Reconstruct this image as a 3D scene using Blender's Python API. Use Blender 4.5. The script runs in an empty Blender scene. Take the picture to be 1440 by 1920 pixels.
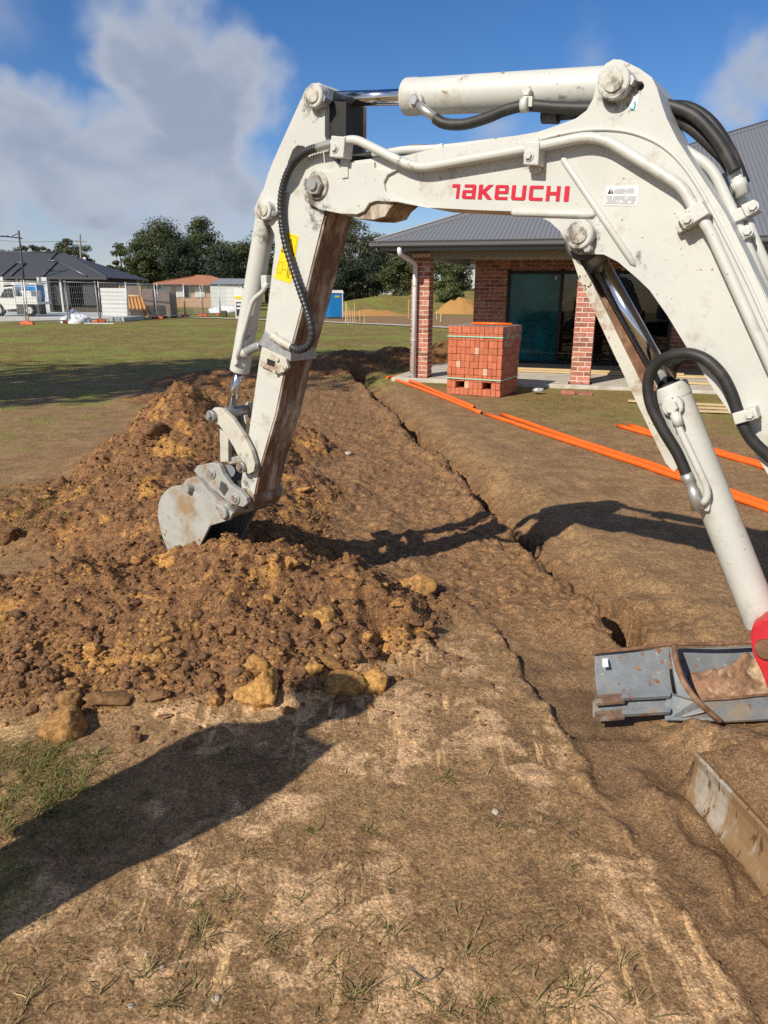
import bpy, bmesh, math, random
import numpy as np
from mathutils import Vector, Matrix
from mathutils.geometry import tessellate_polygon
R = math.radians
random.seed(7); rng = np.random.default_rng(7)
S = bpy.context.scene
COL = S.collection

# ------------------------------------------------------------------ camera
FPX, CAMH, PITCH, ROLL = 1360.0, 1.62, R(16.78), R(0.4)
cam_d = bpy.data.cameras.new('camera'); cam = bpy.data.objects.new('camera', cam_d); COL.objects.link(cam)
cam_d.sensor_fit = 'VERTICAL'; cam_d.sensor_height = 24; cam_d.lens = 24 * FPX / 1920
cam_d.clip_start = .05; cam_d.clip_end = 3000
CM = Matrix.Rotation(math.pi / 2 - PITCH, 3, 'X') @ Matrix.Rotation(ROLL, 3, 'Z')
cam.matrix_world = Matrix.Translation((0, 0, CAMH)) @ CM.to_4x4()
S.camera = cam
# ------------------------------------------------------------------ sky, sun, exposure
SUN_EL, SUN_AZ = R(37), R(41)          # light travels 41 degrees right of straight ahead
W = bpy.data.worlds.new('World'); S.world = W; W.use_nodes = True
SKY_STRENGTH, SUN_STRENGTH = .080, 4.9
sun_d = bpy.data.lights.new('sun', 'SUN'); sun = bpy.data.objects.new('sun', sun_d); COL.objects.link(sun)
sun_d.energy = SUN_STRENGTH; sun_d.angle = R(.5); sun_d.color = (1, .92, .79)
to_sun = Vector((-math.sin(SUN_AZ) * math.cos(SUN_EL), -math.cos(SUN_AZ) * math.cos(SUN_EL), math.sin(SUN_EL)))
sun.rotation_euler = to_sun.to_track_quat('Z', 'Y').to_euler()
sun.location = (-6, -8, 12)
S.view_settings.view_transform = 'Standard'; S.view_settings.look = 'None'
S.view_settings.exposure = 0.12; S.view_settings.gamma = 1.0
S.view_settings.use_curve_mapping = False
S.cycles.use_denoising = False; S.cycles.sample_clamp_indirect = 3; S.cycles.max_bounces = 6; S.cycles.diffuse_bounces = 3; S.cycles.caustics_reflective = False; S.cycles.caustics_refractive = False

def ray(px, py):
    return CM @ Vector(((px - 720) / FPX, (960 - py) / FPX, -1))
def gz(px, py, z=0.0):                      # a point seen at a picture position, at a known height
    d = ray(px, py); t = (z - CAMH) / d.z
    return Vector((d.x * t, d.y * t, z))
def gy(px, py, y):                          # ... or at a known distance
    d = ray(px, py); t = y / d.y
    return Vector((d.x * t, y, CAMH + d.z * t))

def world_nodes():
    nt = W.node_tree; N = nt.nodes; L = nt.links; N.clear()
    out = N.new('ShaderNodeOutputWorld'); bg = N.new('ShaderNodeBackground')
    sky = N.new('ShaderNodeTexSky'); sky.sky_type = 'NISHITA'; sky.sun_disc = False
    sky.sun_elevation = SUN_EL; sky.sun_rotation = R(180) + SUN_AZ
    sky.air_density = 1.0; sky.dust_density = .25; sky.ozone_density = 3.4
    tc = N.new('ShaderNodeTexCoord')
    def math_(op, a, b=None, clamp=False):
        n = N.new('ShaderNodeMath'); n.operation = op; n.use_clamp = clamp
        for i, v in enumerate((a, b)):
            if v is None: continue
            if isinstance(v, (int, float)): n.inputs[i].default_value = v
            else: L.new(v, n.inputs[i])
        return n.outputs[0]
    def noise(scale, detail, rough, loc=(0, 0, 0), stretch=(1, 1, 1), dist=0):
        mp = N.new('ShaderNodeMapping'); mp.inputs['Location'].default_value = loc; mp.inputs['Scale'].default_value = stretch
        L.new(tc.outputs['Generated'], mp.inputs[0])
        n = N.new('ShaderNodeTexNoise'); n.inputs['Scale'].default_value = scale; n.inputs['Detail'].default_value = detail
        n.inputs['Roughness'].default_value = rough; n.inputs['Distortion'].default_value = dist
        L.new(mp.outputs[0], n.inputs['Vector']); return n.outputs['Fac']
    big = noise(4.5, 7, .5, (2, 1, 0), (1, 1, 1.6), .2)
    fine = noise(9, 6, .5, (5, 3, 1), (1, 1, 1.7), .3)
    wisp = noise(2.4, 5, .55, (9.3, 4.1, 2.2), (1, 1, 2.6))
    # cloud banks: centre direction, angular radius, weight
    banks = [((250, 10), .035, .5), ((280, 80), .05, .85), ((340, 120), .06, 1.0), ((400, 180), .06, 1.0), ((410, 270), .065, 1.0), ((330, 220), .06, .85), ((20, 205), .045, .85), ((90, 225), .05, .95), ((0, 290), .06, 1.0), ((110, 310), .06, 1.0), ((220, 310), .07, .95), ((330, 350), .07, .85), ((430, 340), .05, .7), ((220, 450), .08, .42), ((20, 490), .09, .50), ((400, 440), .08, .55), ((470, 390), .05, .55), ((640, 480), .09, .34), ((1000, 480), .12, .3), ((1435, 130), .036, .60), ((1395, 190), .03, .5), ((1110, 100), .035, .26), ((920, 245), .04, .26), ((-150, 330), .10, .95), ((-400, 300), .16, .9), ((-900, 420), .2, .8), ((1900, 350), .15, .7), ((2400, 200), .2, .8), ((-500, -600), .2, .7), ((800, -900), .15, .6)]
    for k in range(16):                                                     # unseen cloud added all round to whiten the fill light
        az = R(60 + k * 15); el = R((18, 34, 12, 48)[k % 4]); banks.append((Vector((math.sin(az) * math.cos(el), math.cos(az) * math.cos(el), math.sin(el))), .13 + .05 * (k % 3), 1.0))
    wn = N.new('ShaderNodeTexNoise'); wn.inputs['Scale'].default_value = 8; wn.inputs['Detail'].default_value = 4; wn.inputs['Roughness'].default_value = .5; L.new(tc.outputs['Generated'], wn.inputs['Vector'])
    w0 = N.new('ShaderNodeVectorMath'); w0.operation = 'SUBTRACT'; L.new(wn.outputs['Color'], w0.inputs[0]); w0.inputs[1].default_value = (.5, .5, .5)
    w1 = N.new('ShaderNodeVectorMath'); w1.operation = 'SCALE'; L.new(w0.outputs[0], w1.inputs[0]); w1.inputs['Scale'].default_value = .17
    w2 = N.new('ShaderNodeVectorMath'); w2.operation = 'ADD'; L.new(w1.outputs[0], w2.inputs[0]); L.new(tc.outputs['Generated'], w2.inputs[1]); warped = w2.outputs[0]
    tot = None
    for pp_, rad, wt in banks:
        d = ray(*pp_).normalized() if len(pp_) == 2 else pp_
        vm = N.new('ShaderNodeVectorMath'); vm.operation = 'SUBTRACT'; L.new(warped, vm.inputs[0]); vm.inputs[1].default_value = d
        ln = N.new('ShaderNodeVectorMath'); ln.operation = 'LENGTH'; L.new(vm.outputs[0], ln.inputs[0])
        m = math_('MULTIPLY', math_('SUBTRACT', 1.0, math_('DIVIDE', ln.outputs['Value'], rad * 1.5), True), wt * 1.7)
        tot = m if tot is None else math_('MAXIMUM', tot, m)
    tot = math_('MINIMUM', tot, .9)
    tot = math_('MAXIMUM', tot, math_('MULTIPLY', math_('SUBTRACT', wisp, .60, True), 1.2))
    n1 = math_('ADD', math_('MULTIPLY', math_('SUBTRACT', big, .5), 1.9), math_('MULTIPLY', math_('SUBTRACT', fine, .5), 1.1))
    dens = math_('MULTIPLY', tot, math_('ADD', math_('MULTIPLY', n1, .85), 1.0))
    ramp = N.new('ShaderNodeMapRange'); ramp.interpolation_type = 'SMOOTHSTEP'
    ramp.inputs['From Min'].default_value = .04; ramp.inputs['From Max'].default_value = .80; L.new(dens, ramp.inputs['Value'])
    cov = math_('MULTIPLY', ramp.outputs[0], .9)
    # thick parts are grey, thin edges white
    cr = N.new('ShaderNodeValToRGB'); L.new(math_('MULTIPLY', math_('ADD', dens, math_('MULTIPLY', math_('SUBTRACT', fine, .5), 1.3)), .8), cr.inputs[0])
    E_ = cr.color_ramp.elements; E_[0].position = .12; E_[0].color = (6.2, 6.7, 7.6, 1); E_[1].position = 1.0; E_[1].color = (3.9, 4.5, 5.7, 1)
    e_ = E_.new(.5); e_.color = (5.6, 6.05, 6.9, 1)
    mx = N.new('ShaderNodeMix'); mx.data_type = 'RGBA'
    hs = N.new('ShaderNodeHueSaturation'); hs.inputs['Saturation'].default_value = 1.26; hs.inputs['Value'].default_value = 1.0; L.new(sky.outputs[0], hs.inputs['Color']); tn = N.new('ShaderNodeMix'); tn.data_type = 'RGBA'; tn.blend_type = 'MULTIPLY'; tn.inputs[0].default_value = 1; tn.inputs[7].default_value = (1.08, 1.06, 1.24, 1); L.new(hs.outputs[0], tn.inputs[6])
    L.new(cov, mx.inputs[0]); L.new(tn.outputs[2], mx.inputs[6]); L.new(cr.outputs[0], mx.inputs[7])
    L.new(mx.outputs[2], bg.inputs['Color']); bg.inputs['Strength'].default_value = SKY_STRENGTH
    L.new(bg.outputs[0], out.inputs[0])
world_nodes()

# ------------------------------------------------------------------ materials
MATS = {}
def mat(name, col, rough=.6, metal=0, var=.12, scale=20, col2=None, thr=(.45, .65), scale2=4, bump=0, bscale=60, rnd=0, stretch=(1, 1, 1), spec=.5, specks=None, trans=0, coord='Object'):
    """Principled with noise-varied colour; col2 = stain colour laid over by a second noise; specks = (colour, scale, threshold)"""
    m = bpy.data.materials.new(name); m.use_nodes = True; MATS[name] = m
    nt = m.node_tree; N = nt.nodes; L = nt.links
    b = N['Principled BSDF']; b.inputs['Roughness'].default_value = rough; b.inputs['Metallic'].default_value = metal
    b.inputs['Specular IOR Level'].default_value = spec
    if trans: b.inputs['Transmission Weight'].default_value = trans
    tc = N.new('ShaderNodeTexCoord'); mp = N.new('ShaderNodeMapping'); mp.inputs['Scale'].default_value = stretch
    L.new(tc.outputs[coord], mp.inputs[0])
    if rnd:
        o1 = N.new('ShaderNodeObjectInfo'); v1 = N.new('ShaderNodeVectorMath'); v1.operation = 'SCALE'; v1.inputs[0].default_value = (37, 91, 53); L.new(o1.outputs['Random'], v1.inputs['Scale']); L.new(v1.outputs[0], mp.inputs['Location'])
    def noise(s, d=5, r=.6, w=None):
        n = N.new('ShaderNodeTexNoise'); n.inputs['Scale'].default_value = s; n.inputs['Detail'].default_value = d; n.inputs['Roughness'].default_value = r
        L.new(mp.outputs[0], n.inputs['Vector']); return n.outputs['Fac']
    def mix(f, a, c, mode='MIX'):
        n = N.new('ShaderNodeMix'); n.data_type = 'RGBA'; n.blend_type = mode
        for i, v in ((0, f), (6, a), (7, c)):
            if isinstance(v, (int, float)): n.inputs[i].default_value = v
            elif isinstance(v, tuple): n.inputs[i].default_value = (*v[:3], 1)
            else: L.new(v, n.inputs[i])
        return n.outputs[2]
    def rng_(v, a, c, lo=0, hi=1):
        n = N.new('ShaderNodeMapRange'); n.interpolation_type = 'SMOOTHSTEP'
        n.inputs['From Min'].default_value = a; n.inputs['From Max'].default_value = c; n.inputs['To Min'].default_value = lo; n.inputs['To Max'].default_value = hi
        L.new(v, n.inputs['Value']); return n.outputs[0]
    lo = tuple(c * (1 - var) for c in col); hi = tuple(min(c * (1 + var), .95) for c in col)
    c = mix(rng_(noise(scale), .3, .7), lo, hi)
    if rnd:
        oi = N.new('ShaderNodeObjectInfo'); hs = N.new('ShaderNodeHueSaturation')
        mr = N.new('ShaderNodeMapRange'); mr.inputs['To Min'].default_value = 1 - rnd; mr.inputs['To Max'].default_value = 1 + rnd
        L.new(oi.outputs['Random'], mr.inputs['Value']); L.new(mr.outputs[0], hs.inputs['Value']); L.new(c, hs.inputs['Color'])
        c = hs.outputs[0]
    if col2: c = mix(rng_(noise(scale2, 8, .68), *thr), c, col2)
    for sp in (specks if isinstance(specks, list) else [specks] if specks else []):
        c = mix(rng_(noise(sp[1], 3, .6), sp[2], sp[2] + .05), c, sp[0])
    L.new(c, b.inputs['Base Color'])
    if bump:
        bp_ = N.new('ShaderNodeBump'); bp_.inputs['Strength'].default_value = bump; bp_.inputs['Distance'].default_value = .01
        L.new(noise(bscale, 6, .65), bp_.inputs['Height']); L.new(bp_.outputs[0], b.inputs['Normal'])
    return m
MUD = (.15, .085, .045)
mat('paint', (.545, .55, .512), .42, var=.06, scale=3, col2=(.33, .27, .19), thr=(.52, .78), scale2=6, specks=[((.24, .20, .15), 55, .685), ((.28, .22, .15), 22, .69), ((.12, .09, .06), 85, .73)], bump=.05, bscale=30)
mat('paint_worn', (.52, .50, .43), .5, var=.08, scale=6, col2=(.30, .19, .11), thr=(.50, .68), scale2=9, specks=((.10, .06, .035), 38, .66), bump=.1, bscale=40)
mat('paint_muddy', (.55, .5, .41), .65, var=.1, scale=8, col2=(.16, .09, .05), thr=(.36, .58), scale2=7, specks=((.08, .045, .03), 30, .62), bump=.35, bscale=45, stretch=(1, 1, .22))
mat('chrome', (.62, .62, .63), .13, 1, var=.03)
mat('steel_worn', (.36, .36, .35), .5, .55, var=.1, col2=(.27, .15, .08), thr=(.5, .7), scale2=10, bump=.1)
mat('bucket_grey', (.38, .385, .355), .5, .0, var=.08, scale=9, col2=(.30, .21, .12), thr=(.46, .66), scale2=6, specks=((.23, .14, .08), 25, .66), bump=.08)
mat('bucket_inside', (.12, .10, .08), .7, .1, var=.2, col2=MUD, thr=(.4, .6))
mat('hitch_grey', (.36, .36, .34), .5, .1, var=.08, col2=(.3, .2, .12), thr=(.48, .66), scale2=12, bump=.1)
mat('spare_grey', (.20, .22, .235), .55, .1, var=.14, scale=14, col2=(.32, .24, .15), thr=(.50, .68), scale2=6, specks=[((.24, .11, .06), 22, .62), ((.40, .38, .34), 55, .66)], bump=.15)
mat('rust', (.20, .10, .055), .85, 0, var=.3, scale=18, col2=(.30, .2, .12), thr=(.5, .7), scale2=9, bump=.3)
mat('blade_steel', (.42, .37, .30), .55, .15, var=.2, scale=30, col2=(.30, .19, .095), thr=(.44, .56), scale2=7, stretch=(1, 1, .3), bump=.3, specks=((.14, .08, .04), 40, .6))
mat('rubber', (.022, .021, .02), .55, var=.3, col2=(.09, .075, .06), thr=(.5, .8), scale2=7)
mat('hose_plastic', (.03, .03, .034), .38, var=.2, col2=(.10, .085, .07), thr=(.6, .8), scale2=16)
mat('black', (.015, .014, .013), .6, var=.3)
mat('red_paint', (.52, .025, .035), .4, var=.12, col2=(.25, .06, .04), thr=(.58, .7), scale2=9)
mat('logo_red', (.52, .008, .032), .4, var=.03)
mat('sticker_yellow', (.80, .60, .01), .4, var=.04, specks=((.4, .3, .05), 30, .7))
mat('sticker_white', (.74, .74, .73), .4, var=.04, specks=((.4, .4, .38), 60, .62))
mat('sticker_grey', (.42, .43, .45), .4, var=.06, scale=60, specks=((.72, .72, .72), 120, .56))
mat('sticker_blue', (.08, .42, .55), .4)
mat('tape', (.36, .37, .38), .38, .3, var=.15, scale=30, bump=.2, bscale=50)
mat('zinc', (.5, .49, .47), .38, .7, var=.1)
mat('brick', (.40, .155, .105), .9, var=.2, scale=26, col2=(.60, .46, .38), thr=(.55, .68), scale2=5.5, rnd=.38, bump=.35, bscale=70, coord='Object')
mat('brick_pack', (.50, .150, .074), .88, var=.1, scale=30, rnd=.14, bump=.2, bscale=90)
mat('brick_pale', (.62, .40, .28), .9, var=.1, rnd=.1)
mat('mortar', (.68, .58, .49), .95, var=.12, bump=.3)
mat('roof_steel', (.20, .205, .215), .45, .15, var=.04, spec=.5)
mat('gutter', (.13, .13, .135), .32, .3, var=.05)
mat('soffit', (.30, .31, .29), .8, var=.04)
mat('pvc_white', (.75, .76, .76), .45, var=.04)
mat('concrete', (.50, .46, .39), .9, var=.12, scale=5, col2=(.38, .32, .25), thr=(.5, .75), scale2=3, bump=.15)
mat('concrete_far', (.44, .45, .45), .9, var=.06, scale=1)
mat('timber', (.55, .41, .22), .8, var=.16, scale=6, stretch=(1, 8, 8), bump=.1)
mat('timber_orange', (.55, .26, .06), .7, var=.15, scale=5, stretch=(6, 6, 1))
mat('formply', (.17, .125, .105), .6, var=.1, scale=4)
mat('alu_black', (.012, .012, .013), .4, .3)
mat('room_shade', (.02, .019, .018), .95)
mat('teal_film', (.02, .28, .30), .25, var=.3, scale=3)
mat('conduit', (.85, .14, .012), .42, var=.06, scale=4, col2=(.45, .12, .03), thr=(.62, .8), scale2=3)
mat('strap_green', (.32, .62, .48), .4, var=.05)
mat('shrink_wrap', (.45, .44, .44), .18, var=.2, spec=.8)
mat('barrier_orange', (.72, .15, .05), .6, var=.12)
mat('galv', (.55, .55, .54), .45, .3, var=.08)
mat('white_paint', (.72, .72, .70), .4, var=.04)
mat('toilet_blue', (.012, .22, .56), .4, var=.05)
mat('tarp', (.62, .64, .68), .5, var=.2, scale=5, specks=((.2, .2, .3), 7, .66))
mat('house_dark_roof', (.062, .065, .075), .6, .1, var=.05)
mat('wall_brown', (.085, .065, .055), .9, var=.12)
mat('wall_orange', (.48, .30, .19), .9, var=.08, scale=2)
mat('roof_terracotta', (.40, .17, .09), .85, var=.15, scale=6)
mat('shed_white', (.60, .62, .62), .6, var=.03)
mat('shed_roof', (.28, .29, .29), .5, .2)
mat('window_dark', (.05, .06, .07), .15, spec=.8)
mat('window_pale', (.6, .62, .58), .4)
mat('tyre', (.02, .02, .02), .8)
mat('pole_dark', (.03, .035, .045), .5, .2)
mat('timber_grey', (.22, .2, .18), .9, var=.15)
mat('cloth_navy', (.03, .035, .06), .9, var=.1)
mat('hivis', (.7, .22, .02), .85, var=.05)
mat('skin', (.45, .27, .19), .6)
mat('machine_dark', (.06, .06, .06), .7, var=.2)
def leafmat(name, a, b, rough=.6, tr=.25):
    m = bpy.data.materials.new(name); m.use_nodes = True; MATS[name] = m
    nt = m.node_tree; N = nt.nodes; L = nt.links; bs = N['Principled BSDF']; bs.inputs['Roughness'].default_value = rough
    g = N.new('ShaderNodeNewGeometry'); mr = N.new('ShaderNodeMix'); mr.data_type = 'RGBA'
    mr.inputs[6].default_value = (*a, 1); mr.inputs[7].default_value = (*b, 1); L.new(g.outputs['Random Per Island'], mr.inputs[0])
    L.new(mr.outputs[2], bs.inputs['Base Color'])
    t = N.new('ShaderNodeBsdfTranslucent'); L.new(mr.outputs[2], t.inputs['Color'])
    ms = N.new('ShaderNodeMixShader'); ms.inputs[0].default_value = tr
    L.new(bs.outputs[0], ms.inputs[1]); L.new(t.outputs[0], ms.inputs[2]); L.new(ms.outputs[0], N['Material Output'].inputs[0])
leafmat('leaf_pine', (.042, .060, .018), (.095, .115, .032))
leafmat('leaf_gum', (.062, .074, .036), (.125, .128, .064))
leafmat('leaf_dark', (.016, .028, .012), (.034, .048, .02))
leafmat('leaf_bush', (.07, .10, .03), (.14, .16, .05))
leafmat('grass_dry', (.40, .31, .14), (.16, .15, .045), .7, .3)
leafmat('grass_green', (.12, .14, .025), (.25, .22, .07), .7, .3)
mat('bark', (.16, .13, .10), .9, var=.25, bump=.3)
mat('bark_pale', (.38, .34, .29), .85, var=.2)
def glassmat():
    m = bpy.data.materials.new('glass'); m.use_nodes = True; MATS['glass'] = m
    nt = m.node_tree; N = nt.nodes; L = nt.links; N.remove(N['Principled BSDF'])
    def one(name, tint, wt):
        pass
    tr = N.new('ShaderNodeBsdfTransparent'); tr.inputs[0].default_value = (.72, .76, .76, 1)
    gl = N.new('ShaderNodeBsdfGlossy'); gl.inputs['Roughness'].default_value = .02
    fr = N.new('ShaderNodeFresnel'); fr.inputs[0].default_value = 1.5
    ms = N.new('ShaderNodeMixShader'); L.new(fr.outputs[0], ms.inputs[0]); L.new(tr.outputs[0], ms.inputs[1]); L.new(gl.outputs[0], ms.inputs[2])
    L.new(ms.outputs[0], N['Material Output'].inputs[0])
    m2 = bpy.data.materials.new('film_glass'); m2.use_nodes = True; MATS['film_glass'] = m2
    nt = m2.node_tree; N = nt.nodes; L = nt.links; N.remove(N['Principled BSDF'])
    tr = N.new('ShaderNodeBsdfTransparent'); tr.inputs[0].default_value = (.05, .5, .56, 1)
    df = N.new('ShaderNodeBsdfDiffuse'); df.inputs[0].default_value = (.012, .20, .24, 1)
    tc = N.new('ShaderNodeTexCoord'); nz = N.new('ShaderNodeTexNoise'); nz.inputs['Scale'].default_value = 3; nz.inputs['Detail'].default_value = 6; L.new(tc.outputs['Object'], nz.inputs[0])
    rp = N.new('ShaderNodeMapRange'); rp.inputs['From Min'].default_value = .35; rp.inputs['From Max'].default_value = .75; rp.inputs['To Min'].default_value = .35; rp.inputs['To Max'].default_value = .9; L.new(nz.outputs[0], rp.inputs[0])
    ms = N.new('ShaderNodeMixShader'); L.new(rp.outputs[0], ms.inputs[0]); L.new(tr.outputs[0], ms.inputs[1]); L.new(df.outputs[0], ms.inputs[2])
    gl = N.new('ShaderNodeBsdfGlossy'); gl.inputs['Color'].default_value = (.45, .5, .5, 1); gl.inputs['Roughness'].default_value = .06
    bp_ = N.new('ShaderNodeBump'); bp_.inputs['Strength'].default_value = .25; L.new(nz.outputs[0], bp_.inputs['Height']); L.new(bp_.outputs[0], gl.inputs['Normal'])
    fr = N.new('ShaderNodeFresnel'); fr.inputs[0].default_value = 1.5
    m3 = N.new('ShaderNodeMixShader'); L.new(fr.outputs[0], m3.inputs[0]); L.new(ms.outputs[0], m3.inputs[1]); L.new(gl.outputs[0], m3.inputs[2])
    L.new(m3.outputs[0], N['Material Output'].inputs[0])
glassmat()

# ------------------------------------------------------------------ helpers
def link(name, me, material=None, parent=None, loc=None):
    o = bpy.data.objects.new(name, me); COL.objects.link(o)
    if material: me.materials.append(MATS[material])
    if parent: o.parent = parent
    if loc is not None: o.location = loc
    return o
def tag(o, label=None, cat=None, group=None, kind=None):
    if label: o['label'] = label
    if cat: o['category'] = cat
    if group: o['group'] = group
    if kind: o['kind'] = kind
    return o
def empty(name, loc=(0, 0, 0), rz=0, label=None, cat=None, group=None):
    o = bpy.data.objects.new(name, None); COL.objects.link(o); o.location = loc; o.rotation_euler.z = rz; o.empty_display_size = .1
    return tag(o, label, cat, group)
class MB:
    def __init__(s): s.v = []; s.f = []; s.sm = []
    def add(s, vs, fs, smooth=False):
        n = len(s.v); s.v += [tuple(v) for v in vs]; s.f += [tuple(i + n for i in f) for f in fs]; s.sm += [smooth] * len(fs); return s
    def box(s, c, d, M=None):
        x, y, z = d[0] / 2, d[1] / 2, d[2] / 2
        vs = [Vector((sx * x, sy * y, sz * z)) for sz in (-1, 1) for sx, sy in ((-1, -1), (1, -1), (1, 1), (-1, 1))]
        if M: vs = [M @ v for v in vs]
        c = Vector(c)
        return s.add([v + c for v in vs], [(3, 2, 1, 0), (4, 5, 6, 7), (0, 1, 5, 4), (1, 2, 6, 5), (2, 3, 7, 6), (3, 0, 4, 7)])
    def tube(s, pts, r, seg=10, cap=True, smooth=True):
        pts = [Vector(p) for p in pts]; n = len(pts); rs = r if isinstance(r, (list, tuple)) else [r] * n
        T = []
        for i in range(n):
            a = pts[max(i - 1, 0)]; b = pts[min(i + 1, n - 1)]; T.append((b - a).normalized())
        up = Vector((0, 0, 1)) if abs(T[0].z) < .9 else Vector((1, 0, 0))
        u = T[0].cross(up).normalized(); vs = []
        for i in range(n):
            u = (u - T[i] * u.dot(T[i])).normalized(); w = T[i].cross(u)
            for k in range(seg):
                a = 2 * math.pi * k / seg; vs.append(pts[i] + (u * math.cos(a) + w * math.sin(a)) * rs[i])
        fs = [(i * seg + k, i * seg + (k + 1) % seg, (i + 1) * seg + (k + 1) % seg, (i + 1) * seg + k) for i in range(n - 1) for k in range(seg)]
        s.add(vs, fs, smooth)
        if cap:
            m = len(s.v) - len(vs)
            s.f += [tuple(m + k for k in range(seg))[::-1], tuple(m + (n - 1) * seg + k for k in range(seg))]; s.sm += [False, False]
        return s
    def cyl(s, a, b, r, seg=20, chamfer=0):
        a = Vector(a); b = Vector(b)
        if chamfer:
            d = (b - a).normalized()
            s.tube([a, a + d * chamfer, b - d * chamfer, b], [r - chamfer, r, r, r - chamfer], seg, smooth=False)
        else: s.tube([a, b], r, seg)
        return s
    def prism(s, loops, M):
        """loops = outline and holes as (x, z); M(x, z, side) gives the 3-D point for side 0 (near) and 1 (far)"""
        if not isinstance(loops[0][0], (tuple, list, Vector)): loops = [loops]
        tri = tessellate_polygon([[Vector((p[0], p[1], 0)) for p in lp] for lp in loops])
        flat = [p for lp in loops for p in lp]; n = len(flat)
        area = sum(loops[0][i - 1][0] * loops[0][i][1] - loops[0][i][0] * loops[0][i - 1][1] for i in range(len(loops[0])))
        vs = [M(p[0], p[1], 0) for p in flat] + [M(p[0], p[1], 1) for p in flat]; fs = []
        for t in tri:
            fs += [tuple(t), tuple(i + n for i in t[::-1])]
        k = 0
        for lp in loops:
            m = len(lp)
            for i in range(m):
                j = (i + 1) % m; fs.append((k + i, k + j, k + j + n, k + i + n))
            k += m
        return s.add(vs, fs)
    def build(s, name, material, parent=None, bevel=0, fix=True, segs=2):
        me = bpy.data.meshes.new(name); me.from_pydata(s.v, [], s.f)
        me.polygons.foreach_set('use_smooth', s.sm)
        if fix or bevel:
            bm = bmesh.new(); bm.from_mesh(me)
            bmesh.ops.recalc_face_normals(bm, faces=bm.faces)
            if bevel:
                bmesh.ops.dissolve_limit(bm, angle_limit=R(1), verts=bm.verts, edges=bm.edges)
                es = [e for e in bm.edges if len(e.link_faces) == 2 and e.calc_face_angle(0) > R(40)]
                bmesh.ops.bevel(bm, geom=es, offset=bevel, segments=segs, affect='EDGES', profile=.6, clamp_overlap=True)
            bm.to_mesh(me); bm.free()
        me.update()
        return link(name, me, material, parent)
def smooth_path(pts, n=8):
    P = [Vector(p) for p in pts]; out = []
    for i in range(len(P) - 1):
        p0 = P[max(i - 1, 0)]; p1 = P[i]; p2 = P[i + 1]; p3 = P[min(i + 2, len(P) - 1)]
        for k in range(n):
            t = k / n
            out.append(.5 * ((2 * p1) + (p2 - p0) * t + (2 * p0 - 5 * p1 + 4 * p2 - p3) * t * t + (3 * p1 - p0 - 3 * p2 + p3) * t ** 3))
    out.append(P[-1]); return out
def bend_path(pts, rad=.05, n=5):
    """straight runs joined by rounded bends"""
    P = [Vector(p) for p in pts]; out = [P[0]]
    for i in range(1, len(P) - 1):
        a = (P[i - 1] - P[i]); b = (P[i + 1] - P[i]); r = min(rad, a.length * .45, b.length * .45)
        s_ = P[i] + a.normalized() * r; e = P[i] + b.normalized() * r
        for k in range(n + 1):
            t = k / n; out.append(s_ * (1 - t) ** 2 + P[i] * 2 * t * (1 - t) + e * t * t)
    out.append(P[-1]); return out
def np_mesh(name, V, Fq, material, parent=None, smooth=False, attrs=None):
    me = bpy.data.meshes.new(name); V = np.asarray(V, np.float32); Fq = np.asarray(Fq, np.int32)
    k = Fq.shape[1]; me.vertices.add(len(V)); me.vertices.foreach_set('co', V.ravel())
    me.loops.add(Fq.size); me.loops.foreach_set('vertex_index', Fq.ravel())
    me.polygons.add(len(Fq)); me.polygons.foreach_set('loop_start', np.arange(0, Fq.size, k, dtype=np.int32))
    me.polygons.foreach_set('loop_total', np.full(len(Fq), k, np.int32))
    if smooth: me.polygons.foreach_set('use_smooth', np.ones(len(Fq), bool))
    me.update(calc_edges=True)
    for nm, a in (attrs or {}).items():
        at = me.attributes.new(nm, 'FLOAT', 'POINT'); at.data.foreach_set('value', np.asarray(a, np.float32).ravel())
    return link(name, me, material, parent)
def vnoise(x, y, seed=0):
    xi = np.floor(x).astype(np.int64); yi = np.floor(y).astype(np.int64); fx = x - xi; fy = y - yi
    fx = fx * fx * fx * (fx * (fx * 6 - 15) + 10); fy = fy * fy * fy * (fy * (fy * 6 - 15) + 10)
    def h(a, b):
        n = (a * 374761393 + b * 668265263 + seed * 1442695041) & 0xffffffff
        n = ((n ^ (n >> 13)) * 1274126177) & 0xffffffff
        return ((n ^ (n >> 16)) & 0xffff) / 65535.0
    a = h(xi, yi); b = h(xi + 1, yi); c = h(xi, yi + 1); d = h(xi + 1, yi + 1)
    return (a + (b - a) * fx) * (1 - fy) + (c + (d - c) * fx) * fy - .5
def fbm(x, y, oct=4, seed=0, gain=.5):
    r = 0; a = 1.; f = 1.
    for i in range(oct):
        r = r + a * vnoise(x * f + 17.3 * i, y * f - 9.1 * i, seed + i); a *= gain; f *= 2.03
    return r
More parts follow.
